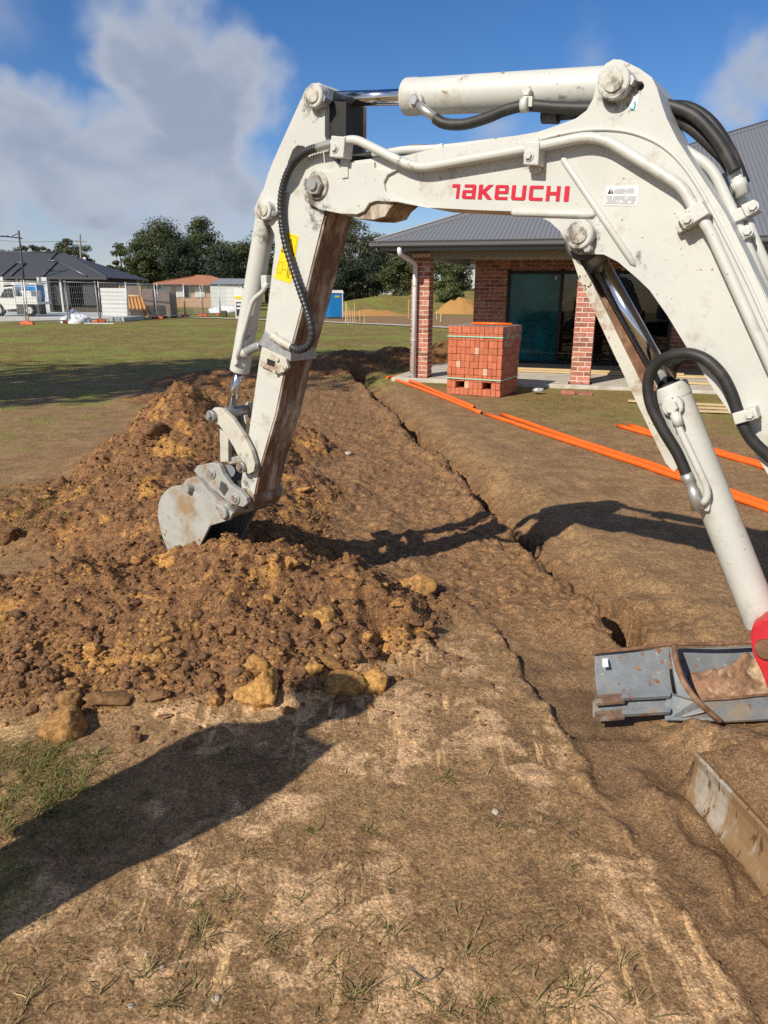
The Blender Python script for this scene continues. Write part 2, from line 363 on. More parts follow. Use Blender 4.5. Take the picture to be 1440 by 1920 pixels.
def lumps(x, y, seed=0):
    xi = np.floor(x).astype(np.int64); yi = np.floor(y).astype(np.int64); best = np.zeros_like(x)
    def h(a, b, k):
        n = (a * 374761393 + b * 668265263 + (seed + k) * 1442695041) & 0xffffffff; n = ((n ^ (n >> 13)) * 1274126177) & 0xffffffff; return ((n ^ (n >> 16)) & 0xffff) / 65535.0
    for i in (-1, 0, 1):
        for j in (-1, 0, 1):
            a, b = xi + i, yi + j; s_ = h(a, b, 3) ** 2; dx = x - a - h(a, b, 1); dy = y - b - h(a, b, 2); an = h(a, b, 4) * 6.28; u = dx * np.cos(an) + dy * np.sin(an); v = -dx * np.sin(an) + dy * np.cos(an)
            d = np.maximum(np.abs(u) * 1.25, np.abs(v)) * .6 + .4 * np.hypot(u, v)
            best = np.maximum(best, s_ * np.clip(1.25 - d / (.25 + .5 * s_), 0, .62))
    return best
def sstep(a, b, v):
    t = np.clip((v - a) / (b - a), 0, 1); return t * t * (3 - 2 * t)

# ------------------------------------------------------------------ the ground
CONES = [(-.72, 3.42, .45, .98, .86), (-1.5, 3.25, .33, 1.05, .85), (-2.4, 3.1, .20, 1.2, .8), (-.2, 3.42, .25, .62, .62),
         (-1.15, 4.4, .40, .95, 1.0), (-1.6, 5.1, .46, 1.05, 1.1), (-1.72, 6.35, .90, 1.02, 1.2), (-2.5, 5.2, .14, 1.2, 1.2), (-1.0, 5.7, .28, .75, 1.0), (-1.3, 7.3, .42, .85, 1.0), (-2.2, 7.0, .30, .9, .9),
         (-3.0, 11.5, .22, 1.3, 1.3), (-3.0, 13.6, .34, 1.6, 1.3), (-1.9, 15.4, .42, 1.5, 1.4), (-.9, 16.9, .46, 1.4, 1.3), (.3, 17.6, .5, 1.4, 1.2), (1.5, 18.2, .62, 1.3, 1.1), (2.6, 18.9, .6, 1.3, 1.1), (3.8, 19.4, .5, 1.3, 1.1)]
def trench_left(y): return 1.13 - .154 * (y - 3.32) + .035 * np.sin(y * 2.1) + .02 * np.sin(y * 5.3 + 1)
def rut_left(y): return .56 + (3.41 - y) * .153
def Hfull(x, y):
    x = np.asarray(x, float); y = np.asarray(y, float)
    dist = np.hypot(x, y); near = 1 / (1 + (dist / 25) ** 2)
    jit = .16 * fbm(x * 2.2, y * 2.2, 3, 5) ; jy = .16 * fbm(x * 2.2 + 40, y * 2.2, 3, 6)
    heap = np.zeros_like(x)
    for cx, cy, h, rx, ry in CONES:
        r = np.sqrt(((x + jit - cx) / rx) ** 2 + ((y + jy - cy) / ry) ** 2)
        k = np.clip(1.06 - np.sqrt(r * r + .02), 0, None) * h
        heap = np.where(heap > k, heap + .25 * k * np.exp(-(heap - k) * 14), k + .25 * heap * np.exp(-(k - heap) * 14))
    heapm = sstep(.01, .09, heap)
    # loose spoil between the heap and the trench
    tl = trench_left(y)
    spoil = sstep(-2.6, -1.0, x) * (1 - sstep(-.06, .04, x - tl)) * sstep(2.9, 3.6, y + .35 * fbm(x * 3, y * 3, 2, 9)) * (1 - sstep(15.5, 18, y))
    spoil = np.maximum(spoil, sstep(-3.6, -2.2, x + .6 * fbm(x * 1.5, y * 1.5, 3, 12)) * sstep(4.0, 5, y) * (1 - sstep(9.5, 11.5, y)) * (1 - sstep(-.06, .04, x - tl)) * .8)
    rough = np.maximum(heapm, spoil * .62)
    z = .03 * fbm(x * .35, y * .35, 3, 1) * near + .008 * fbm(x * 2, y * 2, 3, 2) * near
    z += (.010 * fbm(x * 8, y * 8, 3, 3) + .006 * fbm(x * 26, y * 26, 2, 4)) * near
    clod = fbm(x * 5, y * 5, 4, 21, .55); cl2 = fbm(x * 17, y * 17, 3, 31, .6); rid = .5 - np.abs(fbm(x * 11 + 3, y * 11, 3, 41)) * 2
    z += heap + rough * (.050 * clod + .020 * cl2 + .022 * rid) * np.minimum(1, 7 / np.maximum(dist, .1) + .45)
    near2 = dist < 12
    lp = np.zeros_like(x); lp[near2] = .075 * lumps((x + .3 * jit)[near2] * 5.5, (y + .3 * jy)[near2] * 5.5, 201) + .055 * lumps((x + .1 * jit)[near2] * 13, (y - .1 * jit)[near2] * 13, 211) + .032 * lumps(x[near2] * 27, y[near2] * 27, 221)
    z += lp * np.clip(heapm * (.30 + 1.7 * np.clip(fbm(x * 1.7 + 9, y * 1.7, 2, 231) + .15, 0, 1)) + .36 * spoil, 0, 1.4)
    z += spoil * .02 - .04 * heapm
    # trench
    w = .28 + .06 * fbm(x * .2, y * 1.7, 3, 51); t = (x - tl - .05 * fbm(x * 5, y * 7, 3, 52) - .05 * fbm(x * 16, y * 16, 3, 59)) / w
    along = sstep(3.05, 3.5, y) * (1 - sstep(15.2, 16.2, y))
    dep = .62 * (.62 + .75 * np.clip(fbm(y * .9 + 4, x * 0 + 2, 3, 53) + .45, 0, 1)) * along
    dep = dep * (1 - .75 * np.exp(-((y - 3.78) / .12) ** 2)) * (1 - .8 * np.exp(-((y - 3.34) / .1) ** 2))
    tt = t + .3 * fbm(x * 9, y * 9, 3, 57) + .3 * fbm(x * 2, y * 3, 3, 54)
    prof = sstep(-.10, .06, t) * (1 - .80 * sstep(.58, .98, tt) - .20 * sstep(.75, 2.3, tt))
    trench = prof * along
    z = z * (1 - .7 * np.clip(prof * along, 0, 1)) - dep * prof + along * sstep(.0, .3, prof) * .03 * fbm(x * 9, y * 9, 4, 58)
    z += along * .045 * np.exp(-((t + .45) / .4) ** 2) * (1 + 2.2 * fbm(x * 6, y * 6, 3, 55)) * (1 - sstep(-.1, .06, t))
    z += along * .008 * sstep(.9, 1.5, t) * (1 - sstep(1.5, 4.0, t)) * (.6 + 1.8 * fbm(x * 5, y * 5, 4, 56))
    # scraped lane in front of the blade
    rl = rut_left(y) + .035 * fbm(x * 4, y * 5, 3, 61) + .03 * fbm(x * 15, y * 13, 3, 60); u = (x - rl) / .34
    lane = sstep(-.07, .03, u) * (1 - sstep(.85, 1.25, u)) * (1 - sstep(3.0, 3.5, y))
    z = z * (1 - .45 * lane) - np.clip(.022 + .07 * fbm(x * 0 + 3, y * 3, 3, 67), .004, .05) * lane + .004 * lane * fbm(x * 30, y * 5, 3, 68)
    z += .012 * np.exp(-((u + .10) / .09) ** 2) * (1 - sstep(3.0, 3.5, y)) * (.7 + 3.2 * fbm(x * 9, y * 9, 3, 62))
    # mud pushed up round the blade
    bd = (x - (1.016 + (2.057 - y) * .158)) / 1.0125                       # distance behind the blade face
    yw = sstep(-.2, .5, y) * (1 - sstep(2.02, 2.16, y + .1 * fbm(x * 6, y * 6, 3, 66)))
    z += (.018 * np.exp(-((bd + .03) / .04) ** 2) + .03 * np.exp(-((bd + .11) / .05) ** 2)) * sstep(-.2, .5, y) * (1 - sstep(2.1, 2.35, y)) * (.8 + 2.2 * fbm(x * 9, y * 7, 4, 64))
    cake = .016 * fbm(x * 0 + 1, y * 6, 4, 69) + .001 + .012 * fbm(x * 20, y * 20, 2, 70)
    mudm = sstep(.014 + cake, .034 + cake, bd) * yw * (1 - sstep(1.7, 2.3, x))
    mudm = np.maximum(mudm, .55 * sstep(.02, .2, bd) * sstep(.0, .5, y) * (1 - sstep(2.2, 2.5, y + .12 * fbm(x * 6, y * 6, 3, 66))) * (1 - sstep(1.7, 2.3, x)))
    z += mudm * (.205 + .05 * sstep(.03, .2, bd) + .04 * fbm(x * 4, y * 4, 4, 65))
    # masks
    n1 = fbm(x * .8, y * .8, 4, 71); n2 = fbm(x * 2.5, y * 2.5, 4, 72)
    grass = sstep(11.5, 17, y + 3.5 * n1) 
    grass = np.maximum(grass, sstep(3.2, 6.0, -x + 1.6 * n2) * sstep(5, 9, y) * (.35 + .5 * sstep(0, .3, n2 + .1)))
    grass = np.maximum(grass, .9 * np.exp(-((x + 2.35) / .45) ** 2 - ((y - 4.95) / .5) ** 2) * sstep(-.3, .1, n2))
    grass = np.maximum(grass, .95 * sstep(.9, 1.25, -x + .35 * n2) * (1 - sstep(2.28, 2.5, y)) * sstep(-.25, .15, n2))
    grass = np.maximum(grass, .55 * sstep(8, 10.5, y + 2 * n2) * sstep(1.2, 2.2, x))
    grass = np.maximum(grass, .8 * sstep(-5.5, -4, -abs(y - 4.0) - 2.5) * 0)
    far_brown = sstep(38, 41, y + .93 * x) * (1 - sstep(56, 64, y + .3 * x)) * sstep(-9, -5, x)
    grass = grass * (1 - rough) * (1 - .92 * far_brown) * (1 - np.clip(trench * 1.5, 0, 1))
    pale = sstep(-.12, .22, n2 + .25 * fbm(x * 7, y * 7, 3, 73)) * (1 - sstep(2.6, 3.6, y)) * (1 - lane) * (1 - mudm)
    pale = np.maximum(pale, .16 * (1 - sstep(.0, .35, np.abs(n2))) * sstep(.9, 1.6, t) * sstep(3, 4, y) * (1 - sstep(9, 13, y)))
    return z, np.clip(heapm, 0, 1), np.clip(spoil, 0, 1), np.clip(grass, 0, 1), np.clip(pale, 0, 1), np.clip(np.maximum(lane, mudm), 0, 1), np.clip(sstep(.02, .3, prof) * along, 0, 1)
def Hz(x, y): return float(Hfull(np.array([x]), np.array([y]))[0][0])

def axis_x():
    a = list(np.arange(-2.3, 1.75, .0135)); s = .0135; v = a[-1]
    while v < 700: s = min(s * 1.035 if v < 6 else s * 1.09, 60); v += s; a.append(v)
    s = .0135; v = a[0]
    while v > -700: s = min(s * 1.035 if v > -6 else s * 1.09, 60); v -= s; a.insert(0, v)
    return np.array(a)
def axis_y():
    a = list(np.arange(1.05, 4.4, .0135)); v = a[-1]
    while v < 9: v += .0045 * v * .9; a.append(v)
    while v < 21: v += .0075 * v; a.append(v)
    while v < 1200: v += .035 * v; a.append(v)
    v = a[0]; s = .03
    while v > -40: s *= 1.2; v -= s; a.insert(0, v)
    return np.array(a)
def ground_material():
    m = bpy.data.materials.new('soil'); m.use_nodes = True; MATS['soil'] = m
    nt = m.node_tree; N = nt.nodes; L = nt.links; b = N['Principled BSDF']; b.inputs['Roughness'].default_value = .93; b.inputs['Specular IOR Level'].default_value = .25
    tc = N.new('ShaderNodeTexCoord'); P = tc.outputs['Object']
    def noise(s, d=6, r=.62, dist=0):
        n = N.new('ShaderNodeTexNoise'); n.inputs['Scale'].default_value = s; n.inputs['Detail'].default_value = d; n.inputs['Roughness'].default_value = r; n.inputs['Distortion'].default_value = dist
        L.new(P, n.inputs['Vector']); return n.outputs['Fac']
    def at(nm):
        a = N.new('ShaderNodeAttribute'); a.attribute_name = nm; return a.outputs['Fac']
    def rg(v, a, c, lo=0, hi=1):
        n = N.new('ShaderNodeMapRange'); n.interpolation_type = 'SMOOTHSTEP'; L.new(v, n.inputs['Value'])
        for k, x in (('From Min', a), ('From Max', c), ('To Min', lo), ('To Max', hi)): n.inputs[k].default_value = x
        return n.outputs[0]
    def mix(f, a, c, mode='MIX'):
        n = N.new('ShaderNodeMix'); n.data_type = 'RGBA'; n.blend_type = mode
        for i, v in ((0, f), (6, a), (7, c)):
            if isinstance(v, (int, float)): n.inputs[i].default_value = v
            elif isinstance(v, tuple): n.inputs[i].default_value = (*v, 1)
            else: L.new(v, n.inputs[i])
        return n.outputs[2]
    def mul(a, c, op='MULTIPLY'):
        n = N.new('ShaderNodeMath'); n.operation = op; n.use_clamp = True
        for i, v in enumerate((a, c)):
            if isinstance(v, (int, float)): n.inputs[i].default_value = v
            else: L.new(v, n.inputs[i])
        return n.outputs[0]
    mid = noise(3.2, 8, .66); fin = noise(28, 8, .7); grit = noise(170, 4, .7); big = noise(.7, 6, .6)
    base = mix(rg(mid, .35, .66), (.175, .101, .046), (.30, .182, .084))
    base = mix(mul(rg(fin, .46, .70), .75), base, (.105, .061, .030))
    base = mix(mul(rg(noise(75, 6, .8), .48, .58), .6), base, (.36, .228, .118))
    pal = mul(mul(rg(at('pale'), .1, .6), rg(noise(6, 12, .72, .6), .47, .55)), rg(noise(150, 3, .7), .40, .52, .35, 1))
    mp = N.new('ShaderNodeMapping'); mp.inputs['Rotation'].default_value = (0, 0, R(-20)); mp.inputs['Scale'].default_value = (26, 2.2, 1); L.new(P, mp.inputs[0]); sn = N.new('ShaderNodeTexNoise'); sn.inputs['Scale'].default_value = 1; sn.inputs['Detail'].default_value = 6; sn.inputs['Roughness'].default_value = .6; L.new(mp.outputs[0], sn.inputs['Vector'])
    base = mix(mul(mul(at('pale'), rg(sn.outputs[0], .55, .62)), .75), base, (.66, .42, .21)); base = mix(mul(mul(at('pale'), rg(sn.outputs[0], .40, .33)), .5), base, (.13, .08, .04))
    base = mix(mul(pal, .92), base, (.56, .36, .195))
    sc = mix(rg(mid, .4, .62), (.155, .092, .046), (.21, .126, .064)); base = mix(at('scrape'), base, sc)
    sp = mix(rg(fin, .38, .66), (.15, .080, .037), (.31, .175, .082))
    base = mix(at('spoil'), base, sp)
    hp = mix(rg(fin, .36, .64), (.110, .052, .024), (.255, .130, .055))
    hp = mix(mul(rg(noise(2.6, 9, .74, .5), .535, .61), .8), hp, (.46, .235, .062))
    base = mix(at('heap'), base, hp)
    base = mix(mul(at('cut'), .85), base, mix(rg(fin, .38, .64), (.105, .054, .026), (.215, .118, .056)))
    gr = mix(rg(noise(9, 10, .8), .38, .60), (.085, .075, .012), (.235, .200, .040))
    gr = mix(mul(rg(noise(1.3, 10, .72), .49, .58), .75), gr, (.30, .205, .085))
    gr = mix(mul(rg(noise(26, 4, .7), .52, .62), .6), gr, (.06, .055, .012))
    gr = mix(mul(rg(noise(.33, 8, .7), .49, .57), .75), gr, (.185, .225, .03))
    base = mix(mul(at('grass'), rg(noise(6, 8, .75), .28, .55, .45, 1)), base, gr)
    base = mix(mul(rg(grit, .58, .66), .6), base, (.46, .33, .20))
    base = mix(mul(rg(noise(120, 4, .7), .62, .72), .6), base, (.06, .036, .02))
    def cells(sc, out):
        v = N.new('ShaderNodeTexVoronoi'); v.inputs['Scale'].default_value = sc; L.new(P, v.inputs['Vector']); return v.outputs[out]
    def sep(c):
        q = N.new('ShaderNodeSeparateColor'); L.new(c, q.inputs[0]); return q.outputs[0]
    for sc, a, c in ((230, .62, 1.40), (95, .80, 1.20), (34, .90, 1.10)):
        n = N.new('ShaderNodeMix'); n.data_type = 'RGBA'; n.blend_type = 'MULTIPLY'; n.inputs[0].default_value = 1; L.new(base, n.inputs[6])
        g = N.new('ShaderNodeMapRange'); g.inputs['To Min'].default_value = a; g.inputs['To Max'].default_value = c; L.new(sep(cells(sc, 'Color')), g.inputs['Value']); L.new(g.outputs[0], n.inputs[7]); base = n.outputs[2]
    L.new(base, b.inputs['Base Color']); b0 = N.new('ShaderNodeBump'); b0.inputs['Strength'].default_value = .35; b0.inputs['Distance'].default_value = .006; b0.invert = True; L.new(cells(80, 'Distance'), b0.inputs['Height'])
    b1 = N.new('ShaderNodeBump'); L.new(b0.outputs[0], b1.inputs['Normal']); b1.inputs['Distance'].default_value = .012; L.new(fin, b1.inputs['Height']); sm_ = N.new('ShaderNodeMath'); sm_.operation = 'MULTIPLY_ADD'; sm_.inputs[1].default_value = -.4; sm_.inputs[2].default_value = .45; L.new(at('scrape'), sm_.inputs[0]); L.new(sm_.outputs[0], b1.inputs['Strength'])
    b2 = N.new('ShaderNodeBump'); b2.inputs['Strength'].default_value = .4; b2.inputs['Distance'].default_value = .003; L.new(grit, b2.inputs['Height']); L.new(b1.outputs[0], b2.inputs['Normal'])
    L.new(b2.outputs[0], b.inputs['Normal'])
    # loose clods: same soils, colour chosen per clod
    m2 = bpy.data.materials.new('clod'); m2.use_nodes = True; MATS['clod'] = m2
    nt = m2.node_tree; N = nt.nodes; L = nt.links; b = N['Principled BSDF']; b.inputs['Roughness'].default_value = .95; b.inputs['Specular IOR Level'].default_value = .2
    tc = N.new('ShaderNodeTexCoord'); P = tc.outputs['Object']; fin = noise(45, 6, .7)
    a = at('ochre'); c1 = mix(rg(fin, .35, .65), (.115, .060, .031), (.235, .130, .066)); c2 = mix(rg(fin, .38, .66), (.30, .155, .052), (.60, .34, .11))
    L.new(mix(a, c1, c2), b.inputs['Base Color'])
    b1 = N.new('ShaderNodeBump'); b1.inputs['Strength'].default_value = .8; b1.inputs['Distance'].default_value = .01; L.new(fin, b1.inputs['Height']); L.new(b1.outputs[0], b.inputs['Normal'])
ground_material()
def build_ground():
    X, Yv = axis_x(), axis_y(); gx, gyy = np.meshgrid(X, Yv); nx, ny = len(X), len(Yv)
    z, heap, spoil, grass, pale, scrape, cut = Hfull(gx.ravel(), gyy.ravel())
    # far ground: a low grassy bank and spoil mounds behind the site
    x, y = gx.ravel(), gyy.ravel()
    z += 1.7 * np.exp(-((y - 92 - .1 * x) / 9) ** 2) * sstep(-9, 0, x) * (1 + .5 * fbm(x * .15, y * .15, 3, 81)) * (1 - sstep(26, 40, x))
    V = np.stack([x, y, z], 1)
    i = np.arange(nx * ny).reshape(ny, nx)
    F_ = np.stack([i[:-1, :-1], i[:-1, 1:], i[1:, 1:], i[1:, :-1]], -1).reshape(-1, 4)
    o = np_mesh('ground', V, F_, 'soil', smooth=True, attrs=dict(heap=heap, spoil=spoil, grass=grass, pale=pale, scrape=scrape, cut=cut))
    o['kind'] = 'structure'; return o
build_ground()

def rock_shape(seed, sub=2, flat=.8):
    bm = bmesh.new()
    if sub == 1 and seed % 3: bmesh.ops.create_cube(bm, size=1.25); bmesh.ops.triangulate(bm, faces=bm.faces)
    else: bmesh.ops.create_icosphere(bm, subdivisions=sub, radius=1)
    r = random.Random(seed); planes = [(Vector((r.gauss(0, 1), r.gauss(0, 1), r.gauss(0, 1))).normalized(), r.uniform(.52, .9)) for _ in range(9)]
    for v in bm.verts:
        d = v.co.normalized(); rad = v.co.length
        for n, k in planes:
            c = d.dot(n)
            if c > .05: rad = min(rad, k / c)
        v.co = d * rad * (1 + (r.uniform(-.32, .25) if sub == 1 else r.uniform(-.13, .1) if sub == 2 else 0)); v.co.z *= flat
    bm.verts.ensure_lookup_table(); V = np.array([v.co[:] for v in bm.verts])
    if sub >= 3:
        q = V * 1.9 + seed * 3.1; nz = sum(fbm(q[:, a], q[:, b] + q[:, c] * .4, 6, seed + 30 * a, .72) for a, b, c in ((0, 1, 2), (1, 2, 0), (2, 0, 1))); V = V * (1 + .16 * nz)[:, None]
    F_ = np.array([[v.index for v in f.verts] for f in bm.faces]); bm.free(); return V, F_
def scatter(name, label, pts, sizes, sub, ochre, cat='soil', nshape=8, sink=.25, material='clod'):
    shapes = [rock_shape(100 + k, sub, random.uniform(.6, .9)) for k in range(nshape)]
    z = Hfull(pts[:, 0], pts[:, 1])[0]; Vs = []; Fs = []; A = []; off = 0
    for k, (p, s_) in enumerate(zip(pts, sizes)):
        V, F_ = shapes[k % nshape]
        M = np.array(Matrix.Rotation(random.uniform(0, 6.28), 3, 'Z') @ Matrix.Rotation(random.uniform(-.5, .5), 3, 'X'))
        sc = np.array([random.uniform(.75, 1.25), random.uniform(.75, 1.25), random.uniform(.7, 1.1)]) * s_
        Vs.append((V * sc) @ M.T + np.array([p[0], p[1], z[k] + s_ * (.5 - sink * 2)])); Fs.append(F_ + off); off += len(V); A.append(np.full(len(V), ochre[k]))
    o = np_mesh(name, np.concatenate(Vs), np.concatenate(Fs), material, attrs=dict(ochre=np.concatenate(A)))
    return tag(o, label, cat, kind='stuff')
def scatter_clods():
    # heap-weighted positions
    n = 130000; x = rng.uniform(-3.2, 1.4, n); y = rng.uniform(2.15, 9.5, n)
    z, heap, spoil, grass, pale, scr, cut = Hfull(x, y)
    toe = np.exp(-((y - 2.75 - .25 * (x + .3) * (x > -.3)) / .22) ** 2) * (x < .45)
    lump = sstep(-.15, .3, fbm(x * 1.6, y * 1.6, 3, 91))
    w = (heap * (.16 + .5 * lump + 1.2 * toe) + .05 * spoil + .035 * np.exp(-((y - 2.6) / .3) ** 2) * (x < .6) + .02 * toe) / (1 + (y / 5) ** 2) * 1.2
    keep = rng.random(n) < w * 2.0
    P_ = np.stack([x[keep], y[keep]], 1); toe = toe[keep]
    s_ = .0045 + .020 * rng.random(len(P_)) ** 4.5 + .012 * toe * rng.random(len(P_)) ** 2.5
    oc = np.clip((fbm(P_[:, 0] * 2.2, P_[:, 1] * 2.2, 3, 95) > .18) * .75 + (rng.random(len(P_)) < .10) * .9, 0, 1) * rng.uniform(.3, 1, len(P_))
    P_, s_, oc = P_[:26000], s_[:26000], oc[:26000]
    scatter('soil_crumbs', 'brown and ochre crumbs of soil strewn over the spoil heaps', P_, s_, 1, oc)
    n = 30000; x = rng.uniform(-2.4, .5, n); y = rng.uniform(2.4, 7.5, n); v = Hfull(x, y)[1]; t = np.exp(-((y - 2.85) / .3) ** 2) * (x < .4)
    ok = np.stack([x, y], 1)[rng.random(n) < v * (.10 + .9 * t) / (1 + (y / 6) ** 2)][:230]
    P_ = np.array(ok); s_ = .014 + .026 * rng.random(len(P_)) ** 2.5
    scatter('soil_clods', 'fist sized clods of brown and yellow soil on the spoil heap', P_, s_, 3, (rng.random(len(P_)) < .3) * rng.uniform(.4, 1, len(P_)), sink=.3)
    # small stones over the scraped ground
    n = 16000; x = rng.uniform(-2.2, 2.6, n); y = 1.1 + rng.random(n) ** 1.5 * 8; v = Hfull(x, y); ed = np.exp(-((x - trench_left(y) + .05) / .07) ** 2) * (y > 3.1) + .8 * np.exp(-((x - rut_left(y) + .03) / .05) ** 2) * (y < 3.3) + .25 * np.exp(-((x - trench_left(y) - .5) / .2) ** 2)
    k = rng.random(n) < (.10 + .5 * v[2] + .9 * ed) * (1 - v[1]); x, y, ed = x[k], y[k], ed[k]; n = len(x)
    scatter('soil_grit', 'small brown crumbs lying over the trampled soil and trench edge', np.stack([x, y], 1), .003 + .009 * rng.random(n) ** 4 + .018 * ed * rng.random(n) ** 3, 1, rng.uniform(0, .35, n))
    n = 1500; x = rng.uniform(-2, 2.2, n); y = 1.1 + rng.random(n) ** 1.6 * 6
    scatter('pebbles', 'tiny pale pebbles scattered over the trampled foreground soil', np.stack([x, y], 1), .003 + .005 * rng.random(n) ** 2, 1, rng.uniform(.2, 1, n), 'pebbles')
scatter_clods()
def hits(pp):
    """where the sight lines through many picture positions meet the ground"""
    D = np.array([ray(*p)[:] for p in pp]); n = len(D); lo = np.full(n, 1.0); hi = np.full(n, 60.0); t0 = np.geomspace(1.0, 60, 150)
    T = np.tile(t0, (n, 1)); X = D[:, :1] * T; Yy = D[:, 1:2] * T; Z = CAMH + D[:, 2:] * T
    H = Hfull(X.ravel(), Yy.ravel())[0].reshape(n, -1); B_ = Z <= H; k = np.where(B_.any(1), B_.argmax(1), 149)
    hi = t0[k]; lo = t0[np.maximum(k - 1, 0)]
    for _ in range(7):
        m = (lo + hi) / 2; b = CAMH + D[:, 2] * m <= Hfull(D[:, 0] * m, D[:, 1] * m)[0]; hi = np.where(b, m, hi); lo = np.where(b, lo, m)
    return [(Vector((D[i, 0] * hi[i], D[i, 1] * hi[i], CAMH + D[i, 2] * hi[i])), float(hi[i])) for i in range(n)]
def hit(px, py): return hits([(px, py)])[0]
def hero_rocks():
    G_ = 'large lumps of dug soil on the spoil heap'
    L_ = [(490, 1285, 40, 1, 'big crumbly ochre lump at the toe of the near heap'), (640, 1272, 34, .9, 'wide ochre lump left of the boxy ochre lump'), (697, 1275, 33, 1, 'boxy bright ochre lump at the right toe of heap'),
          (122, 1352, 40, .6, 'large squarish tan lump at the lower left, beside grass'), (132, 1303, 26, .35, 'pale fronted clod just behind the large squarish tan lump'), (208, 1303, 34, .12, 'flat brown slab of soil lying right of the pale fronted clod'),
          (287, 1297, 24, .08, 'thin dark brown slab between flat slab and big ochre lump'), (782, 1097, 30, .85, 'ochre rock on its own at the heap right end'), (612, 1157, 27, .95, 'bright ochre patch of rock on the heap right slope'),
          (16, 998, 26, .05, 'dark clod at the left picture edge above the heap'), (402, 1312, 15, .9, 'small ochre lump just left of the big crumbly ochre lump'), (545, 1052, 18, .9, 'upright ochre sliver on the heap crest right of the digging bucket'),
          (571, 914, 13, .9, 'single ochre stone on flat spoil right of the arm'), (86, 928, 14, .55, 'pinkish flat stone near the left grass patch'), (716, 1094, 11, 1, 'small bright ochre stone left of the ochre rock on its own'),
          (745, 1128, 13, .8, 'tan stone just in front of the ochre rock on its own'), (662, 1222, 20, .1, 'rounded brown clod in the middle of the right slope'), (618, 1240, 18, .35, 'pale bottomed clod above the wide ochre lump'),
          (589, 1248, 17, .9, 'ochre clod between pale bottomed clod and the big crumbly lump'), (172, 1213, 15, 1, 'ochre lump high on the left part of near heap'), (192, 1255, 15, .9, 'ochre chip under the high left ochre lump'),
          (482, 1242, 22, .85, 'ochre mass right behind the big crumbly ochre lump'), (638, 1310, 13, .05, 'dark brown clod on the ground below the wide ochre lump'), (742, 1271, 11, .15, 'little brown clod right of the boxy ochre lump'),
          (386, 1270, 19, .1, 'angular brown clod with dark face left of big ochre lump'), (340, 1262, 17, .12, 'brown clod in the centre of the heap toe'), (805, 1170, 12, .1, 'brown clod at the foot of the heap right end'),
          (690, 1190, 11, .95, 'small yellow stone on the lower right slope'), (95, 1262, 16, .1, 'brown clod at the left of the heap toe'), (60, 1330, 13, .1, 'brown clod left of the large squarish tan lump'),
          (262, 1045, 15, .7, 'tan clod left of the digging bucket'), (430, 1180, 12, .2, 'brown stone in the middle of the near heap face'), (600, 1035, 14, .75, 'tan clod right of the upright ochre sliver'),
          (292, 800, 24, .05, 'dark jutting clod on the far heap front'), (222, 822, 11, .1, 'brown clod on the left shoulder of far heap'), (505, 1120, 11, .85, 'ochre chip below the heap crest'), (255, 1385, 13, .06, 'brown clod right of the large squarish tan lump on the ground'),
          (310, 1340, 12, .1, 'brown clod in front of the thin dark slab'), (540, 1330, 12, .1, 'brown clod at the tip of the shadow'), (352, 1395, 10, .1, 'small clod near the shadow edge below the heap')]
    HH = hits([(l[0], l[1] + l[2] * .35) for l in L_])
    for k, (px, py, r, oc, lab) in enumerate(L_):
        p, t = HH[k]; s_ = r * t / FPX * 1.08
        V, F_ = rock_shape(300 + k, 4, .78)
        if 'slab' in lab: V = V * np.array([1.35, .7, .42])
        elif 'wide' in lab: V = V * np.array([1.35, .9, .75])
        elif 'boxy' in lab or 'squarish' in lab: V = np.sign(V) * np.abs(V) ** .82 * np.array([.95, .9, 1.05])
        elif 'flat' in lab: V = V * np.array([1.2, .9, .4])
        o = np_mesh('soil_lump', V * s_, F_, 'clod', attrs=dict(ochre=np.full(len(V), oc)))
        o.location = (p.x, p.y, p.z + s_ * .12); o.rotation_euler = (random.uniform(-.2, .2), random.uniform(-.2, .2), random.uniform(-.4, .4))
        tag(o, lab, 'clod', G_)
    mat('stone_white', (.44, .36, .28), .85, var=.12, scale=30)
    for px, py, r, lab in ((405, 1873, 12, 'flat white stone near the bottom edge left of centre'), (928, 1523, 11, 'cream flat stone in the middle of the bare foreground'), (246, 1886, 9, 'grey white stone beside a tuft at bottom left'), (305, 1815, 8, 'small white stone above the grey white one'), (275, 1790, 6, 'tiny white stone near the dry tufts at lower left'),
                           (590, 1792, 9, 'tan pebble sized stone in the lower centre'), (427, 1725, 9, 'broken orange stone chip beside a dry tuft'), (328, 1828, 8, 'reddish stone chip right of small white stone'), (653, 852, 11, 'white broken block on the spoil left of the trench'), (873, 1432, 6, 'dark pebble on the bare foreground'), (1018, 1800, 5, 'dark little pebble at lower right')):
        p, t = hit(px, py); s_ = r * .8 * t / FPX; V, F_ = rock_shape(500 + px, 2, .6)
        o = np_mesh('stone', V * s_, F_, 'clod' if ('tan' in lab or 'orange' in lab or 'red' in lab or 'dark' in lab) else 'stone_white', attrs=dict(ochre=np.full(len(V), 0. if 'dark' in lab else .8)))
        o.location = p + Vector((0, 0, s_ * .15)); o.rotation_euler.z = random.uniform(0, 3); tag(o, lab, 'stone')
hero_rocks()

